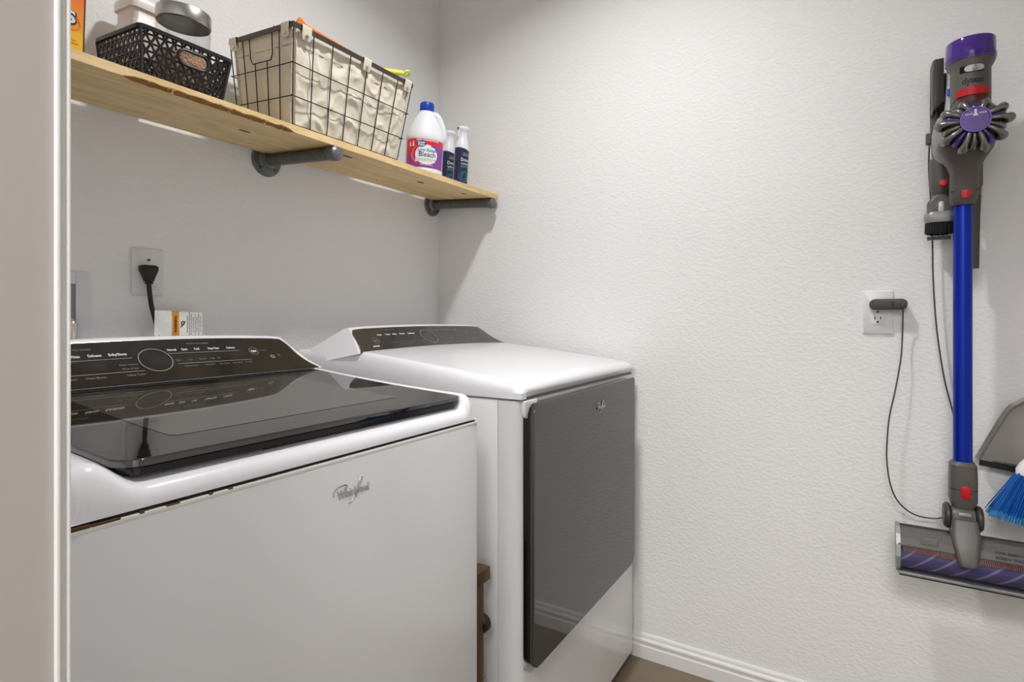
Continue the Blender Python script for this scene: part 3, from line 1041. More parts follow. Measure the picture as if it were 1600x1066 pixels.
# black woven-look plastic basket
BX0, BX1, BYD, BHH = -0.0925, 0.0925, 0.185, 0.090
bk_ = shelf_thing('plastic_basket', 'black woven-look plastic basket with oval grip hole', 'basket', 0.636, 1.176)
TP = 0.010                                       # taper
def pan_pt(side, u, v, lift=0.0):
    """u along the side in metres from its middle, v height; lift outwards"""
    k = 1 - (1 - v / BHH)
    hx, hy = 0.0805 + TP * v / BHH, 0.0800 + TP * v / BHH
    cy = 0.0855
    if side == 0:
        return Vector((u * hx / 0.0905, cy - hy - lift, v))
    if side == 1:
        return Vector((-hx - lift, cy - u * hy / 0.0900, v))
    if side == 2:
        return Vector((-u * hx / 0.0905, cy + hy + lift, v))
    return Vector((hx + lift, cy + u * hy / 0.0900, v))
def weave(side, name, hole=None):
    t = B()
    half = 0.0895
    def inside(u, v):
        if hole:
            hu, hv, ha, hb = hole
            du = max(0, abs(u - hu) - (ha - hb))
            return math.hypot(du, v - hv) < hb + 0.003
        return False
    def strip(p, q, wd, lift):
        n = 14
        run = []
        for i in range(n + 1):
            u, v = p[0] + (q[0] - p[0]) * i / n, p[1] + (q[1] - p[1]) * i / n
            if inside(u, v):
                if len(run) > 1:
                    emit(run, wd, lift)
                run = []
            else:
                run.append((u, v))
        if len(run) > 1:
            emit(run, wd, lift)
    cnt = [0]
    def emit(run, wd, lift):
        a, b = Vector(run[0]), Vector(run[-1])
        dd = (b - a)
        if dd.length < 1e-4:
            return
        nn = Vector((-dd.y, dd.x)).normalized() * wd
        k = max(1, int(dd.length / 0.012))
        rows = []
        for i in range(k + 1):
            m_ = a + dd * i / k
            wv = lift + 0.0006 * math.sin(i * PI + cnt[0])
            rows.append([t.verts.new(pan_pt(side, (m_ + s_ * nn).x, clamp((m_ + s_ * nn).y, 0.0, BHH), l_)) for s_, l_ in ((-1, wv - 0.0014), (-0.6, wv + 0.0008), (0.6, wv + 0.0008), (1, wv - 0.0014))])
        cnt[0] += 1
        for r0, r1 in zip(rows, rows[1:]):
            for j in range(4):
                t.faces.new((r0[j], r0[(j + 1) % 4], r1[(j + 1) % 4], r1[j]))
    top, pitch = BHH - 0.004, 0.0180
    for sgn in (1, -1):
        k = -20
        while k < 21:
            u0 = k * pitch
            # line u = u0 + sgn*v*0.85 clipped to the panel
            pts = []
            v0, v1 = 0.003, top
            ua, ub = u0 + sgn * v0 * 0.58, u0 + sgn * v1 * 0.58
            def at(v):
                return u0 + sgn * v * 0.58
            lo, hi = v0, v1
            for lim in (-half, half):
                vv = (lim - u0) / (sgn * 0.58)
                if lim == (-half if sgn > 0 else half):
                    lo = max(lo, vv)
                else:
                    hi = min(hi, vv)
            if hi - lo > 0.003:
                strip((at(lo), lo), (at(hi), hi), 0.0024, 0.0004 * sgn)
            k += 1
    v = 0.01552
    while v < top:
        strip((-half, v), (half, v), 0.0022, 0.0)
        v += 0.01552
    return obj(name, t, 'basket_black', bk_, True, local=True)
HOLE = (0.013, 0.060, 0.030, 0.0125)
weave(0, 'woven_side', HOLE)
for s_ in (1, 2, 3):
    weave(s_, 'woven_side')
# grip ring
bm = B()
pts = []
for i in range(40):
    a = 2 * PI * i / 40
    cu = HOLE[2] - HOLE[3]
    u = HOLE[0] + (cu if math.cos(a) > 0 else -cu) + (HOLE[3] + 0.002) * math.cos(a)
    pts.append(pan_pt(0, u, HOLE[1] + (HOLE[3] + 0.002) * math.sin(a), 0.0008))
pts.append(pts[0]); pts.append(pts[1])
tube(bm, pts, 0.0033, 8)
obj('grip_ring', bm, 'basket_black', bk_, True, local=True)
bm = B()
rim = []
for (a, z, o_) in ((0.0, BHH - 0.006, 0.0), (0.004, BHH - 0.006, 0), (0.005, BHH + 0.001, 0), (0.003, BHH + 0.002, 0), (-0.002, BHH + 0.001, 0), (-0.002, BHH - 0.006, 0)):
    rim.append([Vector((p[0], p[1], z)) for p in rrect(-0.0905 - a, 0.0905 + a, -0.0045 - a, 0.1755 + a, 0.008 + max(a, 0), 4)])
rim.append(rim[0])
loft(bm, rim, cap=False)
obj('rim', bm, 'basket_black', bk_, True, local=True)
obj('base', prism(B(), rrect(-0.0815, 0.0815, 0.0045, 0.1665, 0.008), 0.003), 'basket_black', bk_, local=True)
for sx_ in (-1, 1):
    for sy_ in (0, 1):
        tube_ = tube(B(), [(sx_ * 0.0805, 0.0055 + sy_ * 0.160, 0.0), (sx_ * 0.0905, -0.0045 + sy_ * 0.180, BHH - 0.003)], 0.0032, 8)
        obj('corner_post', tube_, 'basket_black', bk_, True, local=True)

# glass jar with steel lid standing in the basket
jar_c = (0.660, 1.240)
j = shelf_thing('glass_jar', 'glass jar with brushed steel lid standing in the black basket', 'jar', jar_c[0], jar_c[1], lift=0.0036)
obj('glass_body', lathe(B(), [(0.0, 0.0), (0.048, 0.0), (0.052, 0.004), (0.053, 0.012), (0.053, 0.133), (0.050, 0.143), (0.049, 0.149), (0.0470, 0.149), (0.048, 0.141), (0.0505, 0.132), (0.0505, 0.013), (0.049, 0.007), (0.0, 0.006)], 48), 'jar_glass', j, True, local=True)
obj('lid', lathe(B(), [(0.0, 0.173), (0.051, 0.173), (0.0525, 0.171), (0.0525, 0.147), (0.0505, 0.145), (0.0505, 0.169), (0, 0.169)], 48), 'steel', j, True, local=True)
bm = B()
def beadtop(r, a):
    return 0.079 + 0.004 * noise.noise(Vector((r * math.cos(a) * 130, r * math.sin(a) * 130, 1)))
rows = [[Vector((0.0495 * math.cos(2 * PI * i / 40), 0.0495 * math.sin(2 * PI * i / 40), z)) for i in range(40)] for z in (0.0075, 0.02, 0.04)]
rows += [[Vector((r * math.cos(2 * PI * i / 40), r * math.sin(2 * PI * i / 40), beadtop(r, 2 * PI * i / 40))) for i in range(40)] for r in (0.0495, 0.045, 0.04, 0.03, 0.02, 0.01)]
loft(bm, rows)
f_ = obj('scent_beads', bm, 'beads', j, True, local=True)
f_['kind'] = 'stuff'
f_['label'] = 'pink-orange crystals filling the jar bottom'
# light wood brush lying on the jar lid
b_ = shelf_thing('scrub_brush', 'pale wooden brush lying on the steel jar lid', 'brush', jar_c[0] - 0.018, jar_c[1] + 0.002, 0.5, lift=0.0036 + 0.1732)
obj('brush_block', prism(B(), rrect(-0.028, 0.028, -0.014, 0.014, 0.013), 0.012, Matrix.Translation((0, 0, 0.010)), 0.003, 2), 'light_wood', b_, True, local=True)
obj('bristles', prism(B(), rrect(-0.024, 0.024, -0.011, 0.011, 0.010), 0.0105), 'cream', b_, local=True)

# cream canister behind the basket
k_ = shelf_thing('canister', 'cream plastic canister with lid standing behind the black basket', 'canister', 0.660, 1.411)
secs = []
for (z, h) in ((0, 0.036), (0.004, 0.038), (0.163, 0.0415), (0.173, 0.0415), (0.175, 0.0400), (0.206, 0.0405)):
    secs.append([(p[0], p[1], z) for p in rrect(-h, h, -h, h, 0.012, 5)])
obj('canister_body', loft(B(), secs), 'cream', k_, True, local=True)
secs = []
for (z, h) in ((0.200, 0.0425), (0.200, 0.0455), (0.216, 0.0465), (0.222, 0.044), (0.223, 0.04)):
    secs.append([(p[0], p[1], z) for p in rrect(-h, h, -h, h, 0.014, 5)])
obj('lid', loft(B(), secs), 'cream_lid', k_, True, local=True)

# ------------------------------------------------------------------ wire basket with canvas liner
wb = shelf_thing('wire_basket', 'brown wire basket with wrinkled canvas liner in the middle of the shelf', 'basket', 1.076, 1.176)
WHB, WHT = 0.184, 0.209                          # half width bottom / top
WD, WT = 0.215, 0.020                            # depth at bottom, taper front/back
WH = 0.228
def wpt(side, u, v, lift=0.0):
    """side 0 front, 1 left, 2 back, 3 right; u -1..1, v 0..1"""
    hx = WHB + (WHT - WHB) * v
    y0, y1 = -WT * v, WD + WT * v
    if side == 0:
        return Vector((u * hx, y0 - lift, WH * v + 0.001))
    if side == 1:
        return Vector((-hx - lift, (y0 + y1) / 2 - u * (y1 - y0) / 2, WH * v + 0.001))
    if side == 2:
        return Vector((-u * hx, y1 + lift, WH * v + 0.001))
    return Vector((hx + lift, (y0 + y1) / 2 + u * (y1 - y0) / 2, WH * v + 0.001))
RW = 0.0014
def wire(pts):
    obj('wire', tube(B(), pts, RW, 6), 'wire', wb, True, local=True)
for side, n in ((0, 7), (2, 7)):
    for i in range(n):
        u = -1 + 2 * i / n
        wire([wpt(side, u, 0.004), wpt(side, u, 1)])
for side in (1, 3):
    for u in (-1, -0.58, 0.58):
        wire([wpt(side, u, 0.004), wpt(side, u, 1)])
    for u in (-0.22, 0.18):
        wire([wpt(side, u, 0.004), wpt(side, u, 0.70)])
    gr = [wpt(side, -0.36, 1), wpt(side, -0.36, 0.76), wpt(side, -0.30, 0.70), wpt(side, 0.30, 0.70), wpt(side, 0.36, 0.76), wpt(side, 0.36, 1)]
    obj('grip_wire', tube(B(), gr, RW, 6), 'wire', wb, True, local=True)
for v in (0.62, 0.29):
    for side in range(4):
        wire([wpt(side, -1.03, v, 0.0024), wpt(side, 1.03, v, 0.0024)])
for side in range(4):
    wire([wpt(side, -1, 0.004), wpt(side, 1, 0.004)])
for u in (-0.6, -0.2, 0.2, 0.6):
    wire([wpt(0, u, 0.004), Vector((u * WHB, WD, 0.0025))])
# flat top band in four lengths
secs = []
for (o_, z) in ((0.0018, 0.986), (0.0018, 1.035), (-0.0008, 1.035), (-0.0008, 0.986)):
    secs.append([tuple(wpt(s_, -1, 1)[:2]) for s_ in range(4)])
def band(side):
    t = B()
    a0, a1 = wpt(side, -1, 1), wpt(side, 1, 1)
    dd = (a1 - a0).normalized()
    nn = (wpt(side, 0, 1, 1) - wpt(side, 0, 1, 0))
    sec = []
    for p in (a0 - dd * 0.002, a1 + dd * 0.002):
        sec.append([p + nn * 0.0022 + Vector((0, 0, -0.007)), p + nn * 0.0022 + Vector((0, 0, 0.005)), p - nn * 0.0006 + Vector((0, 0, 0.005)), p - nn * 0.0006 + Vector((0, 0, -0.007))])
    loft(t, sec)
    obj('top_band', t, 'wire_band', wb, local=True)
for s_ in range(4):
    band(s_)
# canvas liner: wrinkled cloth hanging just inside the wires
def liner_side(side, amp):
    t = B()
    def wr(u, v):
        w_ = 1 - (1 - clamp((1 - abs(u)) / 0.06)) ** 2
        p = Vector((u * 3.1 + side * 7, v * 2.6, side * 3.3))
        q = Vector((u * 2.2 + v * 2.4 + side, v * 1.6 - u * 1.4, 5.0 + side))
        rdg = 1 - abs(noise.noise(q)) * 2.6
        rd2 = 1 - abs(noise.noise(p * 1.5)) * 2.6
        return amp * w_ * (0.55 * max(0, rdg) ** 2 + 0.45 * max(0, rd2) ** 2 + 0.30 * noise.noise(p * 2.7)) * sstep(1.0, 0.80, v)
    def fn(lift):
        def g(a, b):
            u, v = -0.985 + 1.97 * a, 0.012 + 0.985 * b
            hem = 0.0012 if v > 0.83 else 0.0
            return wpt(side, u, v, -0.0105 + wr(u, v) + hem + lift)
        return g
    nu, nv = (88, 60) if side in (0, 2) else (60, 60)
    V1 = grid(t, nu, nv, fn(0.0))
    return obj('canvas_side', t, 'canvas', wb, True, local=True, angle=80)
ln0 = liner_side(0, 0.0085)
liner_side(1, 0.0035)
liner_side(2, 0.006)
liner_side(3, 0.005)
t = B()
box(t, -WHB + 0.008, WHB - 0.008, 0.008, WD - 0.008, 0.004, 0.007)
obj('canvas_base', t, 'canvas', wb, local=True)
# stitched hem lines
for side in (0, 1):
    obj('hem_stitch', tube(B(), [wpt(side, -0.97 + 1.94 * i / 30, 0.83, -0.0086) for i in range(31)], 0.0006, 5), 'galvanised_dark', wb, True, local=True)
# cloth tabs looped over the band, each with a snap
def tab(side, u, wd=0.085):
    hw = (WHT if side in (0, 2) else (WD / 2 + WT))
    t = B()
    k = 0.0135 / hw
    path = [(-0.0065, 0.90), (-0.004, 1.0), (-0.001, 1.032), (0.003, 1.034), (0.0058, 1.02), (0.0058, 0.96), (0.0045, 0.915), (0.003, 0.885)]
    rows = []
    for (l_, v) in path:
        kk = k * (0.75 if v < 0.89 else 1)
        rows.append([wpt(side, u + s_ * kk, v, l_) for s_ in (-1, -0.3, 0.4, 1)])
    inner = [[p + (wpt(side, 0, 1, -0.0012) - wpt(side, 0, 1, 0)) for p in r] for r in rows]
    tt = [[t.verts.new(p) for p in r] for r in rows]
    ti = [[t.verts.new(p) for p in r] for r in inner]
    for i in range(len(rows) - 1):
        for j_ in range(3):
            t.faces.new((tt[i][j_], tt[i][j_ + 1], tt[i + 1][j_ + 1], tt[i + 1][j_]))
            t.faces.new((ti[i][j_], ti[i + 1][j_], ti[i + 1][j_ + 1], ti[i][j_ + 1]))
        t.faces.new((tt[i][0], tt[i + 1][0], ti[i + 1][0], ti[i][0]))
        t.faces.new((tt[i][3], ti[i][3], ti[i + 1][3], tt[i + 1][3]))
    tb = obj('canvas_tab', t, 'canvas', wb, True, local=True)
    c0 = wpt(side, u, 0.925, 0.0048)
    n_ = (wpt(side, 0, 1, 1) - wpt(side, 0, 1, 0)).normalized()
    obj('snap', lathe(B(), [(0.005, 0), (0.0045, 0.0014), (0.002, 0.0018), (0, 0.0012)], 14, frame(c0, Vector((0, 0, 1)).cross(n_), (0, 0, 1), n_)), 'steel', tb, True, local=True)
for u in (-0.83, 0.12, 0.90):
    tab(0, u)
for u in (0.80, -0.86):
    tab(1, u)
for u in (-0.8, 0.8):
    tab(2, u)
    tab(3, u)

# contents of the wire basket
oc = shelf_thing('orange_folder', 'orange plastic folder poking out of the wire basket', 'folder', 0.995, 1.180, lift=0.009)
M_ = frame((-0.100, 0.032, 0), (1, 0, 0), (0, -0.135, 0.991), (0, -0.991, -0.135))
obj('sheet', prism(B(), [(0.020, 0.002), (0.195, 0.002), (0.222, 0.2375), (0.12, 0.2420), (0.02, 0.2465), (0.010, 0.2530), (0.001, 0.2540), (-0.004, 0.244)], 0.006, M_, 0.0015, 1), 'orange', oc, True, local=True)
obj('side_flap', prism(B(), [(0.0, 0.12), (0.012, 0.12), (0.012, 0.252), (0.0, 0.246)], 0.004, frame((-0.098, 0.085, 0), (0, 1, 0), (0, 0, 1), (1, 0, 0))), 'orange', oc, local=True)
yc = shelf_thing('dish_brush', 'yellow-green plastic brush with holed handle sticking out of the wire basket', 'brush', 1.19, 1.20, lift=0.009)
P0, P1 = Vector((-0.075, 0.040, 0.222)), Vector((0.102, -0.014, 0.262))
bm = B()
dv = (P1 - P0)
tube(bm, [P0, P0 + dv * 0.45, P0 + dv * 0.55, P0 + dv * 0.8, P0 + dv * 0.93], [0.009, 0.0105, 0.0095, 0.0085, 0.007], 12)
dn = dv.normalized()
sd = Vector((0.35, 0.4, 0.6)).cross(dn).normalized()
cr_ = P0 + dv * 1.0
tube(bm, [cr_ + (dn * math.cos(a) + sd * math.sin(a)) * 0.0092 for a in [2 * PI * i / 20 for i in range(22)]], 0.0034, 8)
obj('handle', bm, 'yellow', yc, True, local=True)
bm = B()
box(bm, -0.100, -0.060, 0.035, 0.085, 0.0, 0.21, 0.008, 2)
obj('brush_head', bm, 'yellow', yc, True, local=True)

# ------------------------------------------------------------------ bleach jug
jx, jy = 1.489, 1.270
jug = shelf_thing('bleach_jug', 'white bleach jug with blue cap and red-purple label', 'jug', jx, jy, math.atan2(-jx, jy) + 0.05)
JS = Matrix.Diagonal((1.06, 1.06, 1.035, 1))
MW[jug] = MW[jug] @ JS; jug.scale = (1.06, 1.06, 1.035)
# local front is -Y, handle on +X
obj('jug_body', lathe(B(), [(0.0, 0.002), (0.054, 0.0), (0.060, 0.004), (0.0615, 0.012), (0.0615, 0.020), (0.0600, 0.024), (0.0600, 0.116), (0.0615, 0.120), (0.0615, 0.126), (0.058, 0.142), (0.051, 0.162), (0.041, 0.184), (0.031, 0.202), (0.024, 0.212), (0.021, 0.216), (0.021, 0.224), (0, 0.224)], 56, sx=1.0, sy=0.94), 'jug_white', jug, True, local=True, angle=50)
obj('jug_handle', tube(B(), [(0.014, -0.004, 0.204), (0.027, -0.008, 0.207), (0.038, -0.010, 0.196), (0.049, -0.010, 0.172), (0.057, -0.008, 0.148), (0.056, -0.004, 0.128), (0.046, 0, 0.118)], [0.010, 0.011, 0.0115, 0.0115, 0.0115, 0.011, 0.011], 14, smooth_path=5), 'jug_white', jug, True, local=True)
bm = B()
prof = [(0, 0.246), (0.019, 0.246), (0.0215, 0.243), (0.0215, 0.219), (0.020, 0.217), (0.0, 0.217)]
lathe(bm, prof, 40)
cp = obj('cap', bm, 'cap_blue', jug, True, local=True)
for i in range(24):
    a = 2 * PI * i / 24
    obj('cap_rib', box(B(), -0.0008, 0.0008, -0.0224, -0.0210, 0.221, 0.241), 'cap_blue', cp, local=True).data.transform(Matrix.Rotation(a, 4, 'Z'))
JL = frame((0, 0, 0), (1, 0, 0), (0, 0, 1), (0, -1, 0)) @ Matrix.Diagonal((1, 1, 0.94, 1))
grad_mat('jug_label', [(0.0, rgb(140, 66, 160)), (0.26, rgb(150, 60, 150)), (0.48, rgb(200, 48, 90)), (0.62, rgb(222, 44, 58)), (1.0, rgb(226, 46, 52))], 2, 0.024, 0.128, 0.35, 0.0)
lab = obj('label', cyl_patch(B(), 0.0600, 0.0006, -1.2, 1.2, lambda a: 0.0245, lambda a: 0.1155, JL, 30, 6), 'jug_label', jug, True, local=True)
# purple right side of the label
obj('label_swirl', cyl_patch(B(), 0.0606, 0.0002, 0.05, 1.2, lambda a: 0.026, lambda a: 0.098 - 0.012 * (a - 0.6) ** 2 - 0.05 * sstep(0.35, 0.0, a), JL, 24, 4), 'label_purple', lab, True, local=True)
def lab_ellipse(name, ax, z, ra, rb, m, lift):
    t = B()
    pts = ellipse(ra, rb, 40)
    rows = []
    vs_ = []
    for k in (0.0001, 0.12, 0.24, 0.36, 0.48, 0.6, 0.7, 0.8, 0.9, 1.0):
        rows.append([JL @ Vector(((0.0606 + lift) * math.sin(ax + p[0] * k / 0.0606), z + p[1] * k, (0.0606 + lift) * math.cos(ax + p[0] * k / 0.0606))) for p in pts])
    loft(t, rows, cap=False)
    obj(name, t, m, lab, local=True)
lab_ellipse('label_field', 0.08, 0.0655, 0.0365, 0.0315, 'label_white', 0.0005)
bm = B()
lab_ellipse('label_oval', -0.22, 0.1000, 0.0150, 0.0115, 'logo_blue', 0.0008)
for da in (0.0, 0.07):
    t = B()
    pts = []
    for i in range(14):
        a = math.radians(120 + i * 9)
        th_ = 0.05 + (0.044 + da * 0.06) * math.cos(a) / 0.0606
        pts.append(JL @ Vector((0.0611 * math.sin(th_), 0.064 + 0.036 * math.sin(a), 0.0611 * math.cos(th_))))
    tube(t, pts, [0.0004, 0.0014, 0.0013, 0.0004], 6)
    obj('label_arc', t, 'red_arc', lab, True, local=True)
def jtext(s_, size, m, a, z, bold=0.0, width=None, lift=0.0008):
    text('label_text', s_, size, m, lab, JL @ Matrix.Rotation(a, 4, 'Y') @ Matrix.Translation((0, z, 0)), bold=bold, wrap=0.0611 + lift, width=width, local=True)
jtext('MORE CONCENTRATED', 0.0066, 'label_white', 0.12, 0.1110, 0.0002)
jtext('Great', 0.0092, 'label_white', -0.22, 0.1025, 0.0003, lift=0.0014)
jtext('Value', 0.0092, 'label_white', -0.22, 0.0955, 0.0003, lift=0.0014)
jtext('Low-Splash', 0.0135, 'text_teal', 0.12, 0.0800, 0.0002)
jtext('Bleach', 0.0225, 'text_violet', 0.12, 0.0655, 0.00012, width=0.054)
t = B()
cyl_patch(t, 0.0606, 0.0007, -0.50, 0.56, lambda a: 0.0425, lambda a: 0.0545, JL, 20, 2)
obj('label_strip', t, 'label_white', lab, True, local=True)
jtext('KILLS 99.9% OF HOUSEHOLD GERMS', 0.0042, 'text_violet', 0.03, 0.0510, lift=0.0009)
jtext('Brighter Whites, Fresh Scent', 0.0042, 'text_violet', -0.02, 0.0462, lift=0.0009)
jtext('43 FL OZ (1.27 L)', 0.0056, 'label_white', 0.10, 0.0330, 0.0001)
jtext('NEW', 0.0056, 'text_violet', 0.40, 0.0920, 0.0002)
for (a, hgt) in ((-0.86, 0.013), (-0.66, 0.017)):
    t = B()
    cyl_patch(t, 0.0606, 0.0004, a - 0.055, a + 0.055, lambda q: 0.091, lambda q: 0.091 + 0.006, JL, 4, 1)
    cyl_patch(t, 0.0606, 0.0004, a - 0.055, a + 0.055, lambda q, a=a: 0.099, lambda q, a=a, h=hgt: 0.099 + (h - 0.006) * max(0.1, 1 - abs(q - a) / 0.05), JL, 8, 1)
    obj('label_icon', t, 'label_white', lab, local=True)

# ------------------------------------------------------------------ two spray bottles
def spray(x, y, rz, label):
    o = shelf_thing('spray_bottle', label, 'bottle', x, y, rz, 'spray bottles by the shelf end')
    obj('bottle_body', lathe(B(), [(0, 0.0), (0.023, 0.0), (0.026, 0.003), (0.0262, 0.008), (0.0262, 0.135), (0.025, 0.150), (0.0215, 0.165), (0.0175, 0.180), (0.0168, 0.190), (0.0175, 0.200), (0.0225, 0.206), (0.0235, 0.209), (0.0235, 0.215), (0.021, 0.218), (0, 0.219)], 36), 'jug_white', o, True, local=True)
    M_ = frame((0, 0, 0), (1, 0, 0), (0, 0, 1), (0, -1, 0))
    lb = obj('label', cyl_patch(B(), 0.0263, 0.0005, -1.75, 1.75, lambda a: 0.003, lambda a: 0.1405 - 0.010 * sstep(-1.2, 1.2, a), M_, 36, 4), 'navy', o, True, local=True)
    def bt(s_, size, z, m='print_white', bold=0.0, w_=None):
        text('label_text', s_, size, m, lb, M_ @ Matrix.Rotation(0.10, 4, 'Y') @ Matrix.Translation((0, z, 0)), bold=bold, wrap=0.0272, width=w_, local=True)
    bt('WITH A TOUCH OF', 0.0050, 0.1200, w_=0.026)
    bt('FABRIC CARE', 0.0062, 0.1135, w_=0.028)
    bt('Downy', 0.0170, 0.0965, bold=0.0002, w_=0.040)
    bt('WRINKLE', 0.0092, 0.0815, bold=0.0001, w_=0.038)
    bt('RELEASER', 0.0092, 0.0720, 'text_teal', 0.0002, w_=0.038)
    for (a, z, r_, m_, n_) in ((-0.10, 0.037, 0.020, 'teal_print', 4), (0.12, 0.036, 0.018, 'blue_print', 4), (0.02, 0.040, 0.012, 'teal_print', 24), (0.0, 0.030, 0.013, 'blue_print', 24)):
        t = B()
        pts = []
        for i in range(49):
            q = 2 * PI * i / 48
            rr = r_ * (1.0 if n_ > 10 else 1 / (abs(math.cos(q)) ** 1.3 + abs(math.sin(q)) ** 1.3) ** (1 / 1.3))
            th_ = a + rr * math.cos(q) / 0.027
            pts.append(M_ @ Vector((0.0269 * math.sin(th_), z + rr * math.sin(q), 0.0269 * math.cos(th_))))
        tube(t, pts, 0.0007, 5)
        obj('label_mark', t, m_, lb, True, local=True)
    # trigger lip and nozzle on the head
    tr = obj('trigger', tube(B(), [(-0.017, -0.004, 0.201), (-0.0225, -0.006, 0.196), (-0.0245, -0.007, 0.184), (-0.0225, -0.006, 0.176)], [0.004, 0.0035, 0.003, 0.002], 8, smooth_path=4), 'jug_white', o, True, local=True)
    obj('nozzle', lathe(B(), [(0.0035, 0), (0.003, 0.004), (0.0012, 0.0042), (0.001, 0.003), (0, 0.003)], 12, frame((-0.0225, -0.004, 0.2105), (0, 1, 0), (0, 0, 1), (-1, 0, 0))), 'slot', tr, True, local=True)
a_ = math.atan2(-1.665, 1.235)
spray(1.658, 1.240, a_ + 0.62, 'navy and white spray bottle standing alone at the shelf end')
spray(1.684, 1.322, a_ + 0.62, 'navy and white spray bottle half hidden behind the bleach jug')

# ------------------------------------------------------------------ back wall: outlet, plug, tag, valve box
o = thing('wall_outlet', 'white single outlet plate above the washer', 'outlet', (0.705, YB, 1.242))
obj('plate', prism(B(), rrect(0.668, 0.741, 1.185, 1.299, 0.003), 0.006, FY(0, YB, 0), 0.003, 2), 'plate_white', o, True)
obj('screw', lathe(B(), [(0.0035, 0), (0.003, 0.0015), (0, 0.0018)], 12, FY(0.706, YB - 0.006, 1.271)), 'screw', o, True)
obj('socket_face', prism(B(), ellipse(0.0175, 0.0175, 28), 0.002, FY(0.7045, YB - 0.006, 1.242)), 'plate_bright', o, True)

pc = thing('power_cord', 'black power cord plugged in above the washer', 'cord', (0.70, YB - 0.03, 1.04))
bm = B()
secs = []
for (z, hw, y0, y1) in ((1.257, 0.015, YB - 0.028, YB - 0.009), (1.254, 0.0195, YB - 0.031, YB - 0.0085), (1.245, 0.0190, YB - 0.032, YB - 0.0085), (1.226, 0.0115, YB - 0.030, YB - 0.010), (1.219, 0.0095, YB - 0.029, YB - 0.011)):
    secs.append([(0.6985 + (1.245 - z) * 0.02 + p[0], p[1], z) for p in rrect(-hw, hw, y0, y1, 0.005, 3)])
loft(bm, secs)
obj('plug', bm, 'rubber_black', pc, True)
bm = B()
for z in (1.2175, 1.2135):
    lathe(bm, [(0.0085, -0.0016), (0.0092, 0), (0.0085, 0.0016)], 16, Matrix.Translation((0.6995, YB - 0.020, z)))
obj('strain_relief', bm, 'rubber_black', pc, True)
obj('cable', tube(B(), [(0.699, YB - 0.020, 1.220), (0.700, YB - 0.021, 1.195), (0.702, YB - 0.026, 1.16), (0.708, YB - 0.033, 1.12), (0.715, YB - 0.042, 1.06), (0.722, YB - 0.06, 0.98)], 0.0052, 10, smooth_path=6), 'rubber_black', pc, True)
tg = obj('warning_tag', grid_ := B(), 'tag_white', pc)
def tagp(u, v, lift=0.0):
    x = 0.701 + 0.115 * u
    return Vector((x, YB - 0.042 - 0.006 * math.sin(u * 2.6) - lift + 0.0015 * math.sin(v * 5 + u * 7) * (1 - u), 1.085 + 0.0635 * v + 0.002 * (0.5 - v) * u - 0.0015 * u))
t = B()
A1 = grid(t, 16, 6, lambda u, v: tagp(u, v))
A0 = grid(t, 16, 6, lambda u, v: tagp(u, v, -0.0006))
me_ = bpy.data.meshes.new('warning_tag')
bmesh.ops.recalc_face_normals(t, faces=t.faces[:])
t.to_mesh(me_)
t.free()
me_.transform(MW[pc].inverted())
me_.materials.append(MATS['tag_white'])
tg.data = me_
def tag_patch(name, u0, u1, v0, v1, m, lift=0.0006):
    t = B()
    grid(t, 4, 4, lambda a, b: tagp(u0 + (u1 - u0) * a, v0 + (v1 - v0) * b, lift))
    obj(name, t, m, tg)
tag_patch('warning_bar', 0.33, 0.47, 0.03, 0.99, 'tag_orange')
def tag_text(s_, size, u, v, m='print_black', bold=0.0):
    p = tagp(u, v, 0.0012)
    du = (tagp(u + 0.02, v) - tagp(u - 0.02, v)).normalized()
    text('tag_text', s_, size, m, tg, frame(p, (0, 0, 1), -du, du.cross(Vector((0, 0, 1)))), bold=bold)
tag_text('WARNING', 0.0085, 0.40, 0.48, bold=0.0003)
ti_ = B()
ring(ti_, 0.0045, 0.0055, 0.0018, 0.0005, FY(tagp(0.545, 0.5).x, tagp(0.545, 0.5, 0.001).y, tagp(0.545, 0.52).z))
tube(ti_, [tagp(0.50, 0.36, 0.001), tagp(0.53, 0.42, 0.001), tagp(0.58, 0.52, 0.001), tagp(0.60, 0.60, 0.001)], 0.0009, 5)
obj('tag_icon', ti_, 'print_black', tg)
for i, s_ in enumerate(('Electrical Shock Hazard', 'Plug into a grounded 3 prong outlet', 'Do not remove ground prong.', 'Do not use an adapter.', 'Do not use an extension cord.', 'Failure to follow these', 'instructions can result in death,', 'fire, or electrical shock.')):
    tag_text(s_, 0.0042, 0.645 + i * 0.042, 0.48, bold=0.00005)
bm = B()
pts = [tagp(0.32 + 0.66 * i / 8, 0.015, 0.0008) for i in range(9)] + [tagp(0.985, 0.02 + 0.96 * i / 4, 0.0008) for i in range(5)] + [tagp(0.98 - 0.66 * i / 8, 0.985, 0.0008) for i in range(9)]
tube(bm, pts, 0.0003, 4)
obj('tag_border', bm, 'galvanised_dark', tg)

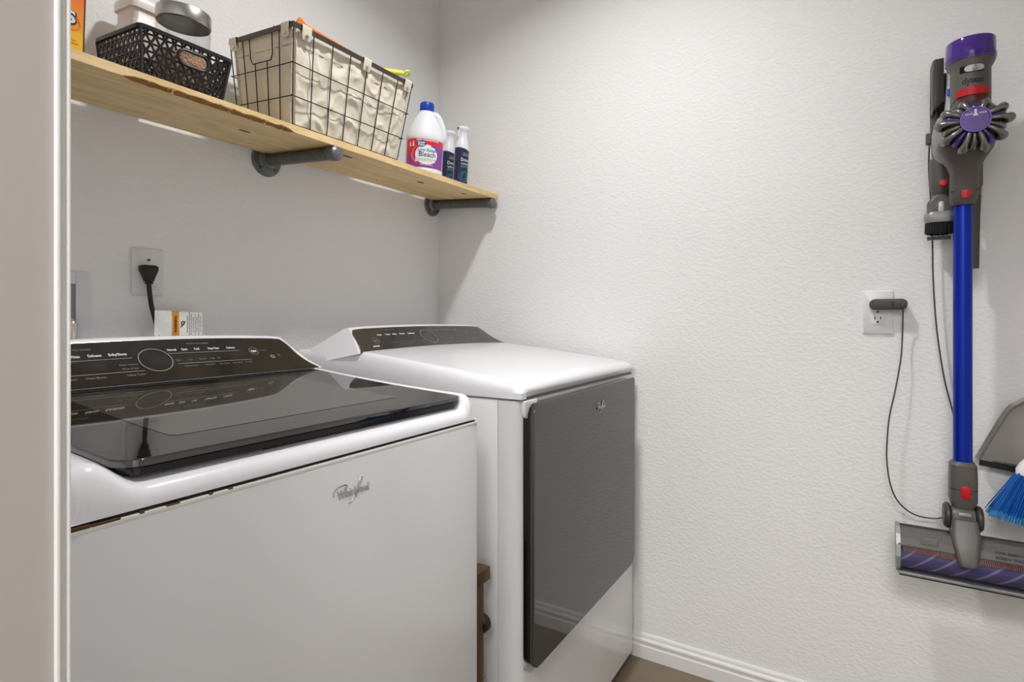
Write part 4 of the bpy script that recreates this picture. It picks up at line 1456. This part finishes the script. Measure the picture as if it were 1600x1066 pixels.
ub = thing('valve_box', 'white recessed washer valve box beside the door jamb', 'valve box', (0.50, YB, 1.12))
bm = B()
for (a, b, c0, c1) in ((0.39, 0.418, 1.0, 1.232), (0.556, 0.584, 1.0, 1.232), (0.418, 0.556, 1.205, 1.232), (0.418, 0.556, 1.0, 1.028)):
    box(bm, a, b, YB - 0.006, YB + 0.0, c0, c1, 0.0015, 2)
obj('frame', bm, 'ubox_white', ub, True)
obj('back_panel', box(B(), 0.418, 0.556, YB - 0.0012, YB - 0.0002, 1.028, 1.205), 'ubox_inner', ub)
vl = obj('valve', tube(B(), [(0.538, YB - 0.002, 1.12), (0.538, YB - 0.030, 1.12), (0.538, YB - 0.036, 1.112), (0.538, YB - 0.036, 1.085)], 0.009, 14, smooth_path=3), 'brass_valve', ub, True)
obj('valve_collar', lathe(B(), [(0.013, 0), (0.0145, 0.003), (0.0145, 0.011), (0.012, 0.014)], 20, FY(0.538, YB - 0.002, 1.12)), 'brass_valve', vl, True)

# ------------------------------------------------------------------ right wall: outlet, charger, cable
o = thing('wall_outlet', 'white duplex outlet plate on the wall left of the stick vacuum', 'outlet', (XR, -0.051, 1.146))
obj('plate', prism(B(), rrect(0.0155, 0.0865, 1.087, 1.2045, 0.003), 0.006, FX(XR, 0, 0), 0.003, 2), 'plate_bright', o, True)
for zc in (1.1665, 1.1265):
    sk = obj('socket_face', prism(B(), [(p[0], clamp(p[1], -0.0135, 0.0135)) for p in ellipse(0.0172, 0.0172, 36)], 0.0022, FX(XR - 0.0055, -0.051, zc), 0.0004, 1), 'plate_white', o, True)
    for (dy, h) in ((-0.0065, 0.0042), (0.0065, 0.0035)):
        obj('slot', box(B(), XR - 0.0083, XR - 0.0072, -0.051 - dy - 0.001, -0.051 - dy + 0.001, zc + 0.003 - h, zc + 0.003 + h), 'slot', sk)
    obj('slot', prism(B(), ellipse(0.0026, 0.0026, 12), 0.0010, FX(XR - 0.0073, -0.051, zc - 0.0075)), 'slot', sk)
obj('screw', lathe(B(), [(0.0030, 0), (0.0026, 0.0012), (0, 0.0014)], 12, FX(XR - 0.006, -0.051, 1.1465)), 'screw', o, True)

ch = thing('charger', 'dark grey plug-in charger in the duplex outlet', 'charger', (XR - 0.012, -0.076, 1.166))
obj('charger_body', prism(B(), rrect(0.0315, 0.1165, 1.152, 1.181, 0.0135, 7), 0.026, FX(XR - 0.0085, 0, 0), 0.003, 2), 'charger', ch, True, angle=50)
text('charger_mark', 'dyson', 0.0068, 'print_black', ch, FX(XR - 0.0352, -0.084, 1.1665) @ Matrix.Rotation(-PI / 2, 4, 'Z'), bold=0.0003)
XC = 1.803
cab = [(XC - 0.014, -0.1045, 1.168), (XC - 0.017, -0.105, 1.160), (XC - 0.008, -0.106, 1.142), (XC, -0.105, 1.08), (XC, -0.102, 1.024), (XC, -0.090, 0.94), (XC, -0.077, 0.869), (XC, -0.0715, 0.80), (XC, -0.071, 0.749),
       (XC, -0.078, 0.69), (XC, -0.092, 0.650), (XC, -0.113, 0.626), (XC, -0.135, 0.6145), (XC, -0.160, 0.612), (XC, -0.186, 0.617), (XC, -0.212, 0.640), (XC, -0.226, 0.70), (XC, -0.226, 0.80), (XC, -0.211, 0.889),
       (XC, -0.196, 0.96), (XC, -0.186, 1.027), (XC, -0.178, 1.10), (XC, -0.173, 1.174), (XC, -0.170, 1.25), (XC, -0.169, 1.323), (XC - 0.002, -0.166, 1.42), (XC - 0.004, -0.161, 1.52), (XC - 0.004, -0.163, 1.60)]
cab = [(x - 0.020 * math.sin(PI * clamp((i - 3) / 10.0)), y * (1 - 0.011 * math.sin(PI * clamp((i - 3) / 10.0))), 1.13 + (z - 1.13) * (1 - 0.011 * math.sin(PI * clamp((i - 3) / 10.0)))) for i, (x, y, z) in enumerate(cab)]
cb = obj('charging_cable', tube(B(), cab, 0.0019, 8, smooth_path=5), 'cable_grey', None, True)
tag(cb, 'thin grey charging cable looping from the charger to the vacuum dock', 'cable')

# ------------------------------------------------------------------ vacuum dock and its tools
dk = thing('vacuum_dock', 'dark grey wall dock holding the stick vacuum', 'dock', (XR, -0.215, 1.5))
obj('back_plate', box(B(), 1.795, XR - 0.0005, -0.252, -0.172, 1.40, 1.755, 0.006, 2), 'vac_dark', dk, True)
bm = B()
prism(bm, [(0.163, 1.64), (0.163, 1.768), (0.168, 1.772), (0.186, 1.772), (0.186, 1.665), (0.176, 1.655)], 0.062, FX(1.797, 0, 0), 0.003, 2)
obj('hook', bm, 'vac_dark', dk, True)
obj('side_wing', prism(B(), [(0.163, 1.60), (0.163, 1.70), (0.176, 1.70), (0.178, 1.52), (0.168, 1.53)], 0.02, FX(1.797, 0, 0), 0.002, 1), 'vac_grey', dk, True)
obj('cable_clip', prism(B(), rrect(0.155, 0.166, 1.578, 1.606, 0.002), 0.018, FX(1.812, 0, 0), 0.002, 1), 'vac_grey', dk, True)
obj('tool_arm', box(B(), 1.7945, 1.812, -0.262, -0.168, 1.488, 1.522, 0.004, 2), 'vac_grey', dk, True)

def xsec(cx, cy, hx, hy, z, r, n=4):
    return [(cx + p[0], cy + p[1], z) for p in rrect(-hx, hx, -hy, hy, r, n)]
bt = thing('brush_tool', 'grey vacuum brush attachment with black bristles on the dock', 'vacuum tool', (1.772, -0.181, 1.33))
yc_, xc_ = -0.181, 1.772
def lsec(z, h, hx, r=None, dy=0.0):
    return xsec(xc_, yc_ + dy, hx, h, z, r if r else min(h, hx) * 0.95, 5)
obj('collar', loft(B(), [lsec(1.530, 0.0205, 0.0205), lsec(1.526, 0.0215, 0.0215), lsec(1.456, 0.0210, 0.0210), lsec(1.452, 0.019, 0.019), lsec(1.440, 0.0165, 0.0165), lsec(1.436, 0.013, 0.013)]), 'vac_grey', bt, True)
obj('release_button', lathe(B(), [(0.0095, 0), (0.0095, 0.003), (0.007, 0.0055), (0, 0.006)], 22, FX(1.752, -0.1855, 1.4655)), 'vac_red', bt, True)
obj('nozzle', loft(B(), [lsec(1.442, 0.012, 0.014), lsec(1.440, 0.0135, 0.016), lsec(1.424, 0.0245, 0.019, 0.008), lsec(1.418, 0.026, 0.019, 0.006), lsec(1.396, 0.026, 0.019, 0.006), lsec(1.392, 0.030, 0.022, 0.012)]), 'vac_grey', bt, True)
obj('slider', prism(B(), rrect(-0.0062, 0.0062, -0.0145, 0.0145, 0.006), 0.0035, FX(1.755, -0.182, 1.407), 0.0015, 2), 'vac_light', bt, True)
obj('brush_collar', loft(B(), [lsec(1.396, 0.0285, 0.021, 0.016), lsec(1.391, 0.0325, 0.024, 0.018), lsec(1.378, 0.0325, 0.024, 0.018), lsec(1.370, 0.030, 0.022, 0.016)]), 'vac_silver', bt, True)
bm = B()
for i in range(190):
    q = i / 190 * 2 * PI
    for k in (1.0, 0.72):
        bx, by = xc_ + 0.021 * k * math.cos(q), yc_ + 0.0295 * k * math.sin(q)
        jz = random.uniform(-0.0015, 0.0015)
        tube(bm, [(bx, by, 1.372), (bx + random.uniform(-0.001, 0.001), by + random.uniform(-0.0015, 0.0015), 1.341 + 0.004 * (abs(math.sin(q)) ** 4) + jz)], 0.0008, 4, cap=False)
br_ = obj('bristles', bm, 'brush_black', bt)
br_['kind'] = 'stuff'
obj('end_plate', box(B(), 1.782, 1.790, -0.205, -0.156, 1.329, 1.338, 0.001, 1), 'vac_grey', bt)

ct = thing('crevice_tool', 'long dark grey crevice tool hanging behind the blue wand', 'vacuum tool', (1.778, -0.243, 1.25))
xc_, yc_ = 1.775, -0.247
obj('collar', loft(B(), [lsec(1.530, 0.019, 0.019), lsec(1.456, 0.019, 0.019), lsec(1.450, 0.0165, 0.0165), lsec(1.42, 0.015, 0.0165)]), 'vac_grey', ct, True)
obj('release_button', lathe(B(), [(0.008, 0), (0.008, 0.003), (0.006, 0.005), (0, 0.0055)], 22, FX(1.7565, -0.250, 1.462)), 'vac_red', ct, True)
obj('blade', loft(B(), [lsec(1.43, 0.0145, 0.0145, 0.006), lsec(1.38, 0.0125, 0.012, 0.004), lsec(1.252, 0.0105, 0.011, 0.003)]), 'vac_dark', ct, True)

# ------------------------------------------------------------------ stick vacuum
v = thing('stick_vacuum', 'cordless stick vacuum with blue wand and purple-topped grey body', 'vacuum', (1.70, -0.223, 0.5))
AX, AY = 1.667, -0.227                           # axis of the bin
def VM(z=0.0):
    return FX(AX, AY, z)
T = Matrix.Translation
obj('bin', lathe(B(), [(0.0375, 1.555), (0.0375, 1.700), (0.0378, 1.704), (0.044, 1.716), (0.0445, 1.722)], 48, T((AX, AY, 0))), 'vac_grey', v, True)
rg = obj('filter_cap', lathe(B(), [(0.0455, 1.720), (0.0462, 1.722), (0.0462, 1.766), (0.045, 1.769), (0.040, 1.770), (0.0395, 1.768), (0.0395, 1.722)], 56, T((AX, AY, 0))), 'purple_clear', v, True)
obj('filter_core', lathe(B(), [(0.036, 1.718), (0.036, 1.762), (0, 1.763)], 40, T((AX, AY, 0))), 'purple_metal', rg, True)
for z in (1.7245, 1.7285, 1.7325):
    obj('cap_rib', lathe(B(), [(0.0460, z - 0.001), (0.0472, z), (0.0460, z + 0.001)], 48, T((AX, AY, 0))), 'purple_clear', rg, True)
sl = obj('slider_recess', cyl_patch(B(), 0.0372, 0.0010, -0.66, 0.52, lambda a: 1.6885 - 0.002 * a, lambda a: 1.7035 - 0.002 * a, VM(), 16, 2), 'black_gloss', v, True)
bm = B()
cyl_patch(bm, 0.0375, 0.0035, -0.40, 0.50, lambda a: 1.6890 + 0.0055 * (1 - math.sqrt(max(0, 1 - ((a - 0.05) / 0.452) ** 4))), lambda a: 1.7030 - 0.0055 * (1 - math.sqrt(max(0, 1 - ((a - 0.05) / 0.452) ** 4))), VM(), 20, 3)
obj('slider', bm, 'vac_light', sl, True)
obj('slider_knob', lathe(B(), [(0.0058, 0), (0.0055, 0.003), (0.003, 0.0042), (0, 0.0045)], 20, FX(AX - 0.040, AY - 0.002, 1.696)), 'vac_silver', sl, True)
text('lettering', 'dyson', 0.0205, 'print_black', v, VM(1.6695) @ Matrix.Rotation(0.0, 4, 'Y'), bold=0.0007, wrap=0.0379, width=0.041)
ct_ = lambda a, k: math.sqrt(max(0.0, 1 - (a / k) ** 2))
obj('release_tab', cyl_patch(B(), 0.0374, 0.0042, -0.82, 0.80, lambda a: 1.636, lambda a: 1.6435 + 0.0105 * ct_(a, 0.95), VM(), 24, 3), 'vac_red', v, True)
obj('release_slot', cyl_patch(B(), 0.0374, 0.0015, -0.80, 0.78, lambda a: 1.636 - 0.014 * ct_(a, 0.82), lambda a: 1.637, VM(), 24, 3), 'vac_dark_red', v, True)
obj('seam_line', tube(B(), [VM() @ Vector((0.0377 * math.sin(a), 1.634 - 0.016 * sstep(-0.8, -1.7, a), 0.0377 * math.cos(a))) for a in [-0.8 - 0.06 * i for i in range(16)]], 0.0006, 5), 'black_matte', v, True)
# cyclone cluster round the purple disc
CX, CY, CZ = 1.612, -0.2275, 1.5725
nrm = Vector((-1, 0.0, -0.03)).normalized()
rt = Vector((0, -1, 0))
up = rt.cross(nrm) * -1
up = nrm.cross(rt)
CM = frame((CX, CY, CZ), rt, up, nrm)
for i in range(10):
    a = 2 * PI * (i + 0.5) / 10 + 0.31
    c0, s0 = math.cos(a), math.sin(a)
    ky = 1.02 if s0 < 0 else 0.66
    def cp_(r, dp, da=0.0):
        return CM @ Vector((r * math.cos(a + da), r * math.sin(a + da) * ky, dp))
    pts = [cp_(0.026, 0.002), cp_(0.040, 0.0035), cp_(0.053, 0.000), cp_(0.0615, -0.009), cp_(0.0615, -0.022), cp_(0.053, -0.036)]
    obj('cyclone', tube(B(), pts, [0.0046, 0.0050, 0.0060, 0.0096, 0.0108, 0.0100], 12, smooth_path=5), 'cyclone', v, True)
for i in range(10):
    a = 2 * PI * i / 10 + 0.31
    ky = 1.02 if math.sin(a) < 0 else 0.66
    def cp2(r, dp):
        return CM @ Vector((r * math.cos(a), r * math.sin(a) * ky, dp))
    m_ = 'purple_metal' if i % 2 == 0 else 'cyclone'
    obj('cyclone_duct', tube(B(), [cp2(0.026, -0.003), cp2(0.038, -0.004), cp2(0.047, -0.010), cp2(0.052, -0.024)], [0.0046, 0.0050, 0.0085, 0.0095], 12, smooth_path=5), m_, v, True)
obj('cluster_core', lathe(B(), [(0.040, -0.055), (0.050, -0.045), (0.052, -0.025), (0.040, -0.008), (0.026, -0.003)], 40, CM), 'vac_dark', v, True)
dc = obj('purple_disc', lathe(B(), [(0.022, -0.004), (0.0280, 0.000), (0.0292, 0.005), (0.0280, 0.0085), (0.0258, 0.0092), (0.0246, 0.0078), (0, 0.0078)], 48, CM), 'purple_disc', v, True)
obj('disc_rim', ring(B(), 0.0280, 0.0280, 0.0025, 0.0016, CM @ T((0, 0, 0.0080)), 48), 'purple_metal', dc, True)
text('disc_text', 'CLICK', 0.0050, 'print_white', dc, CM @ T((-0.0115, 0.0125, 0.0084)), bold=0.0001)
text('disc_text', 'CLICK', 0.0050, 'print_white', dc, CM @ T((0.0125, 0.0135, 0.0084)), bold=0.0001)
bm = B()
prism(bm, [(-0.0025, 0.013), (0.0025, 0.013), (0.0018, 0.0185), (-0.0018, 0.0185)], 0.0005, CM @ T((0, 0, 0.0080)))
prism(bm, ellipse(0.0022, 0.0022, 14, 0, 0.0205), 0.0005, CM @ T((0, 0, 0.0080)))
prism(bm, [(-0.0045, 0.0085), (0.0045, 0.0085), (0.0035, 0.0125), (-0.0035, 0.0125)], 0.0005, CM @ T((0, 0, 0.0080)))
obj('disc_icon', bm, 'print_white', dc)
# funnel to the wand
def vsec(z, hx, hy, cx, cy, r):
    return xsec(cx, cy, hx, hy, z, r, 5)
obj('inlet_funnel', loft(B(), [vsec(1.552, 0.032, 0.050, 1.678, -0.220, 0.03), vsec(1.535, 0.034, 0.054, 1.68, -0.219, 0.024), vsec(1.522, 0.033, 0.051, 1.685, -0.219, 0.018), vsec(1.495, 0.029, 0.034, 1.697, -0.220, 0.014), vsec(1.478, 0.027, 0.0268, 1.704, -0.2205, 0.012), vsec(1.436, 0.027, 0.0262, 1.718, -0.2205, 0.012), vsec(1.415, 0.027, 0.0262, 1.722, -0.2205, 0.012), vsec(1.401, 0.0225, 0.0215, 1.725, -0.2205, 0.0165)]), 'vac_grey', v, True, angle=28)
obj('inlet_button', prism(B(), rrect(-0.0095, 0.0095, -0.0155, 0.0155, 0.009, 6), 0.0055, FX(1.697, -0.2225, 1.428), 0.002, 2), 'vac_red', v, True)
obj('inlet_seam', box(B(), 1.6935, 1.72, -0.2470, -0.1940, 1.4315, 1.4330), 'black_matte', v)
# motor and handle against the dock
obj('motor_housing', lathe(B(), [(0.0, -0.052), (0.020, -0.048), (0.033, -0.032), (0.037, -0.010), (0.037, 0.02), (0.032, 0.045), (0.026, 0.06)], 36, T((1.712, -0.196, 1.555))), 'vac_silver', v, True)
obj('handle', loft(B(), [vsec(1.60, 0.026, 0.017, 1.735, -0.200, 0.012), vsec(1.66, 0.020, 0.014, 1.735, -0.202, 0.012), vsec(1.71, 0.020, 0.013, 1.735, -0.204, 0.012), vsec(1.745, 0.022, 0.015, 1.730, -0.206, 0.012)]), 'vac_light', v, True)
obj('led_strip', box(B(), 1.712, 1.7165, -0.1985, -0.1885, 1.668, 1.686, 0.002, 2), 'led_blue', v, True)
obj('neck', box(B(), 1.69, 1.735, -0.235, -0.205, 1.58, 1.70, 0.006, 2), 'vac_dark', v, True)
# wand
WXc, WYc = 1.730, -0.2210
obj('wand', tube(B(), [(WXc, WYc, 0.772), (WXc, WYc, 1.408)], 0.0188, 32), 'wand_blue', v, True)
lc = obj('lower_collar', loft(B(), [vsec(0.784, 0.021, 0.021, WXc, WYc, 0.018), vsec(0.776, 0.027, 0.0262, WXc, WYc, 0.016), vsec(0.740, 0.028, 0.0268, WXc, WYc, 0.014), vsec(0.690, 0.028, 0.0268, WXc, WYc, 0.014), vsec(0.676, 0.024, 0.022, WXc, WYc, 0.014), vsec(0.662, 0.022, 0.020, WXc, WYc, 0.014)]), 'vac_grey', v, True, angle=28)
obj('collar_seam', loft(B(), [vsec(0.7190, 0.0284, 0.0272, WXc, WYc, 0.014), vsec(0.7202, 0.0284, 0.0272, WXc, WYc, 0.014)]), 'black_matte', lc)
obj('release_button', prism(B(), [(-0.0095, -0.010), (-0.006, -0.0155), (0.006, -0.0155), (0.0095, -0.010), (0.0095, 0.010), (0.006, 0.0155), (-0.006, 0.0155), (-0.0095, 0.010)], 0.004, FX(1.7035, -0.2235, 0.714), 0.0015, 2), 'vac_red', lc, True)
# ball joint
bj = obj('swivel_joint', lathe(B(), [(0.0, -0.026), (0.014, -0.026), (0.0255, -0.022), (0.0285, -0.014), (0.0285, 0.014), (0.0255, 0.022), (0.014, 0.026), (0.0, 0.026)], 36, frame((1.722, WYc + 0.001, 0.648), (1, 0, 0), (0, 0, 1), (0, -1, 0))), 'vac_grey', v, True)
for s_ in (-1, 1):
    obj('swivel_wheel', lathe(B(), [(0.0, 0.024), (0.026, 0.024), (0.0305, 0.028), (0.0305, 0.032), (0.025, 0.0375), (0.0, 0.0385)], 36, frame((1.724, WYc + 0.001, 0.650), (1, 0, 0), (0, 0, 1), (0, -s_, 0))), 'vac_dark', bj, True)
obj('swivel_band', box(B(), 1.690, 1.700, WYc - 0.012, WYc + 0.014, 0.658, 0.668, 0.003, 2), 'vac_silver', bj, True)
obj('head_neck', loft(B(), [vsec(0.650, 0.026, 0.0255, 1.716, WYc, 0.010), vsec(0.622, 0.028, 0.0275, 1.708, WYc, 0.010), vsec(0.618, 0.0285, 0.028, 1.706, WYc, 0.010), vsec(0.600, 0.028, 0.0265, 1.698, WYc, 0.010), vsec(0.566, 0.022, 0.0205, 1.672, WYc - 0.001, 0.010), vsec(0.555, 0.018, 0.017, 1.667, WYc - 0.001, 0.010)]), 'vac_grey', v, True, angle=28)
# cleaner head: grey housing above, clear cover with the striped roller below
HY0, HY1 = -0.085, -0.360
HX = 1.700
def prof_head(k=1.0, dx=0.0):
    return [(HX + 0.030 + dx, 0.607), (HX - 0.004 + dx, 0.607), (HX - 0.020 + dx, 0.590), (HX - 0.030 + dx, 0.576), (HX - 0.030 + dx, 0.572), (HX + 0.030 + dx, 0.572)]
hs = obj('head_housing', loft(B(), [[(x, y, z) for x, z in prof_head()] for y in (HY0 - 0.004, HY1 + 0.004)]), 'vac_grey', v)
obj('clip_label', box(B(), HX - 0.0268, HX - 0.010, -0.1665, -0.134, 0.584, 0.597, 0.0), 'vac_patch', hs)
obj('head_plate', loft(B(), [[(HX + 0.031, y, 0.610), (HX + 0.024, y, 0.610), (HX + 0.024, y, 0.508), (HX + 0.031, y, 0.508)] for y in (HY0 - 0.003, HY1 + 0.003)]), 'vac_dark', v)
for (y0, y1) in ((HY0, HY0 - 0.009), (HY1 + 0.009, HY1)):
    out = [(HX + 0.032, 0.612), (HX - 0.004, 0.612), (HX - 0.018, 0.598), (HX - 0.030, 0.575), (HX - 0.037, 0.548), (HX - 0.032, 0.520), (HX - 0.016, 0.506), (HX + 0.032, 0.504)]
    obj('end_cap', loft(B(), [[(x, y, z) for x, z in out] for y in (y0, y1)]), 'vac_silver', v)
rl_m = mat('roller_fur', rgb(84, 80, 128), 0.85)
nt = rl_m.node_tree
tcn = [n for n in nt.nodes if n.type == 'TEX_COORD'][0]
mp = nt.nodes.new('ShaderNodeMapping')
mp.inputs['Rotation'].default_value = (0.0, 0.0, 0.0)
sxn = nt.nodes.new('ShaderNodeSeparateXYZ')
nt.links.new(tcn.outputs['Object'], sxn.inputs[0])
a1 = nt.nodes.new('ShaderNodeMath'); a1.operation = 'MULTIPLY_ADD'; a1.inputs[1].default_value = 1.25
nt.links.new(sxn.outputs[2], a1.inputs[0]); nt.links.new(sxn.outputs[1], a1.inputs[2])
a2 = nt.nodes.new('ShaderNodeMath'); a2.operation = 'MULTIPLY'; a2.inputs[1].default_value = 150
nt.links.new(a1.outputs[0], a2.inputs[0])
a3 = nt.nodes.new('ShaderNodeMath'); a3.operation = 'SINE'
nt.links.new(a2.outputs[0], a3.inputs[0])
crn = nt.nodes.new('ShaderNodeValToRGB')
crn.color_ramp.elements[0].position = 0.0; crn.color_ramp.elements[0].color = rgb(84, 80, 134)
crn.color_ramp.elements[1].position = 0.97; crn.color_ramp.elements[1].color = rgb(160, 154, 192)
e_ = crn.color_ramp.elements.new(0.82); e_.color = rgb(92, 88, 142)
nt.links.new(a3.outputs[0], crn.inputs[0])
nt.links.new(crn.outputs[0], nt.nodes['Principled BSDF'].inputs['Base Color'])
obj('roller', tube(B(), [(HX - 0.004, HY0 - 0.010, 0.541), (HX - 0.004, HY1 + 0.010, 0.541)], 0.0265, 36), rl_m, v, True)
bm = B()
n_ = 64
for i in range(n_):
    y = HY0 - 0.014 - (abs(HY1 - HY0) - 0.028) * i / n_
    tube(bm, [(HX - 0.0265, y, 0.5760), (HX - 0.0315, y - 0.003, 0.5610)], 0.0009, 4, cap=False)
o_ = obj('bristle_row', bm, 'bristle_orange', v)
o_['kind'] = 'stuff'
# clear cover
bm = B()
cov = [(HX - 0.0305, 0.5745), (HX - 0.0350, 0.556), (HX - 0.0355, 0.540), (HX - 0.0310, 0.522), (HX - 0.018, 0.511)]
inn = [(x + 0.0012, z + 0.0004) for x, z in cov][::-1]
loft(bm, [[(x, y, z) for x, z in cov + inn] for y in (HY0 - 0.010, HY1 + 0.010)])
obj('clear_cover', bm, 'clear_plastic', v, True, angle=30)
obj('sole_strip', box(B(), HX - 0.030, HX + 0.030, HY1 + 0.004, HY0 - 0.004, 0.503, 0.510, 0.002, 1), 'vac_silver', v)
obj('sole_plate', box(B(), HX - 0.026, HX + 0.032, HY1 + 0.002, HY0 - 0.006, 0.499, 0.5035, 0.001, 1), 'black_matte', v)
text('lettering', 'HAIR REMOVAL', 0.0085, 'print_black', hs, frame((HX - 0.0205, -0.303, 0.5915), (0, -1, 0), (0.55, 0, 0.83), (-0.83, 0, 0.55)), bold=0.0003)
text('lettering', 'SCREW TOOL', 0.0085, 'print_black', hs, frame((HX - 0.0275, -0.300, 0.5825), (0, -1, 0), (0.55, 0, 0.83), (-0.83, 0, 0.55)), bold=0.0003)

# ------------------------------------------------------------------ dustpan and hand broom hanging at the right
dp = thing('dustpan', 'grey dustpan with black rubber lip hanging at the right edge', 'dustpan', (XR, -0.40, 0.85))
c0 = -0.40
def PT(y, z):
    return (-y, z)
prof = [(-0.259, 0.779), (-0.313, 0.898), (-0.335, 0.922), (-0.360, 0.934), (-0.437, 0.926), (-0.462, 0.910), (-0.480, 0.885), (-0.536, 0.752)]
lipL, lipR = (-0.264, 0.772), (-0.534, 0.739)
obj('pan_tray', prism(B(), [PT(*q) for q in prof], 0.004, FX(1.812, 0, 0), 0.001, 1), 'pan_grey', dp)
bm = B()
tube(bm, [(1.803, y, z) for (y, z) in prof], 0.0058, 10, smooth_path=4)
obj('rim', bm, 'pan_rim', dp, True)
bm = B()
prism(bm, [PT(-0.264, 0.776), PT(-0.534, 0.743), PT(-0.533, 0.730), PT(-0.263, 0.763)], 0.010, FX(1.812, 0, 0), 0.001, 1)
obj('rubber_lip', bm, 'rubber_black', dp)
obj('pan_handle', tube(B(), [(1.803, -0.40, 0.925), (1.798, -0.401, 0.97), (1.800, -0.402, 1.05), (1.806, -0.403, 1.09)], [0.014, 0.012, 0.014, 0.010], 12, smooth_path=4), 'pan_grey', dp, True)
hb = thing('hand_broom', 'hand broom with blue bristles and white head in front of the dustpan', 'broom', (1.76, -0.39, 0.65))
XB = 1.752
bc = -0.392
bm = B()
secs = []
for (z, hx, hy) in ((0.762, 0.016, 0.070), (0.775, 0.017, 0.070), (0.790, 0.016, 0.062), (0.808, 0.014, 0.046), (0.822, 0.012, 0.028), (0.835, 0.010, 0.014)):
    secs.append([(XB + p[0], bc + p[1], z + 0.0) for p in rrect(-hx, hx, -hy, hy, min(hx, hy) * 0.95, 5)])
loft(bm, secs)
obj('broom_head', bm, 'broom_white', hb, True)
obj('broom_handle', tube(B(), [(XB, bc, 0.83), (XB + 0.008, bc - 0.002, 0.90), (XB + 0.016, bc - 0.006, 0.98), (XB + 0.02, bc - 0.01, 1.05)], [0.010, 0.011, 0.012, 0.009], 12, smooth_path=4), 'broom_white', hb, True)
bm = B()
bt_ = B()
random.seed(3)
for i in range(950):
    u = random.uniform(-1, 1)
    wv = random.uniform(-1, 1)
    y0, x0 = bc + u * 0.068, XB + wv * 0.013
    y1 = bc + u * 0.124 + random.uniform(-0.004, 0.004)
    x1 = XB + wv * 0.026 + random.uniform(-0.003, 0.003)
    z1 = 0.640 + 0.022 * abs(u) ** 1.8 + random.uniform(-0.005, 0.006)
    zt = 0.766
    mid = (x0 * 0.45 + x1 * 0.55, y0 * 0.45 + y1 * 0.55, zt * 0.45 + z1 * 0.55)
    tip = Vector((x1, y1, z1)); md = Vector(mid)
    split = md + (tip - md) * 0.72
    tube(bm, [(x0, y0, zt), md, split], 0.00125, 4, cap=False)
    tube(bt_, [split, tip], [0.00125, 0.0008], 4, cap=False)
q1 = obj('bristles', bm, 'broom_blue', hb)
q1['kind'] = 'stuff'
q2 = obj('bristle_tips', bt_, 'broom_tip', hb)
q2['kind'] = 'stuff'
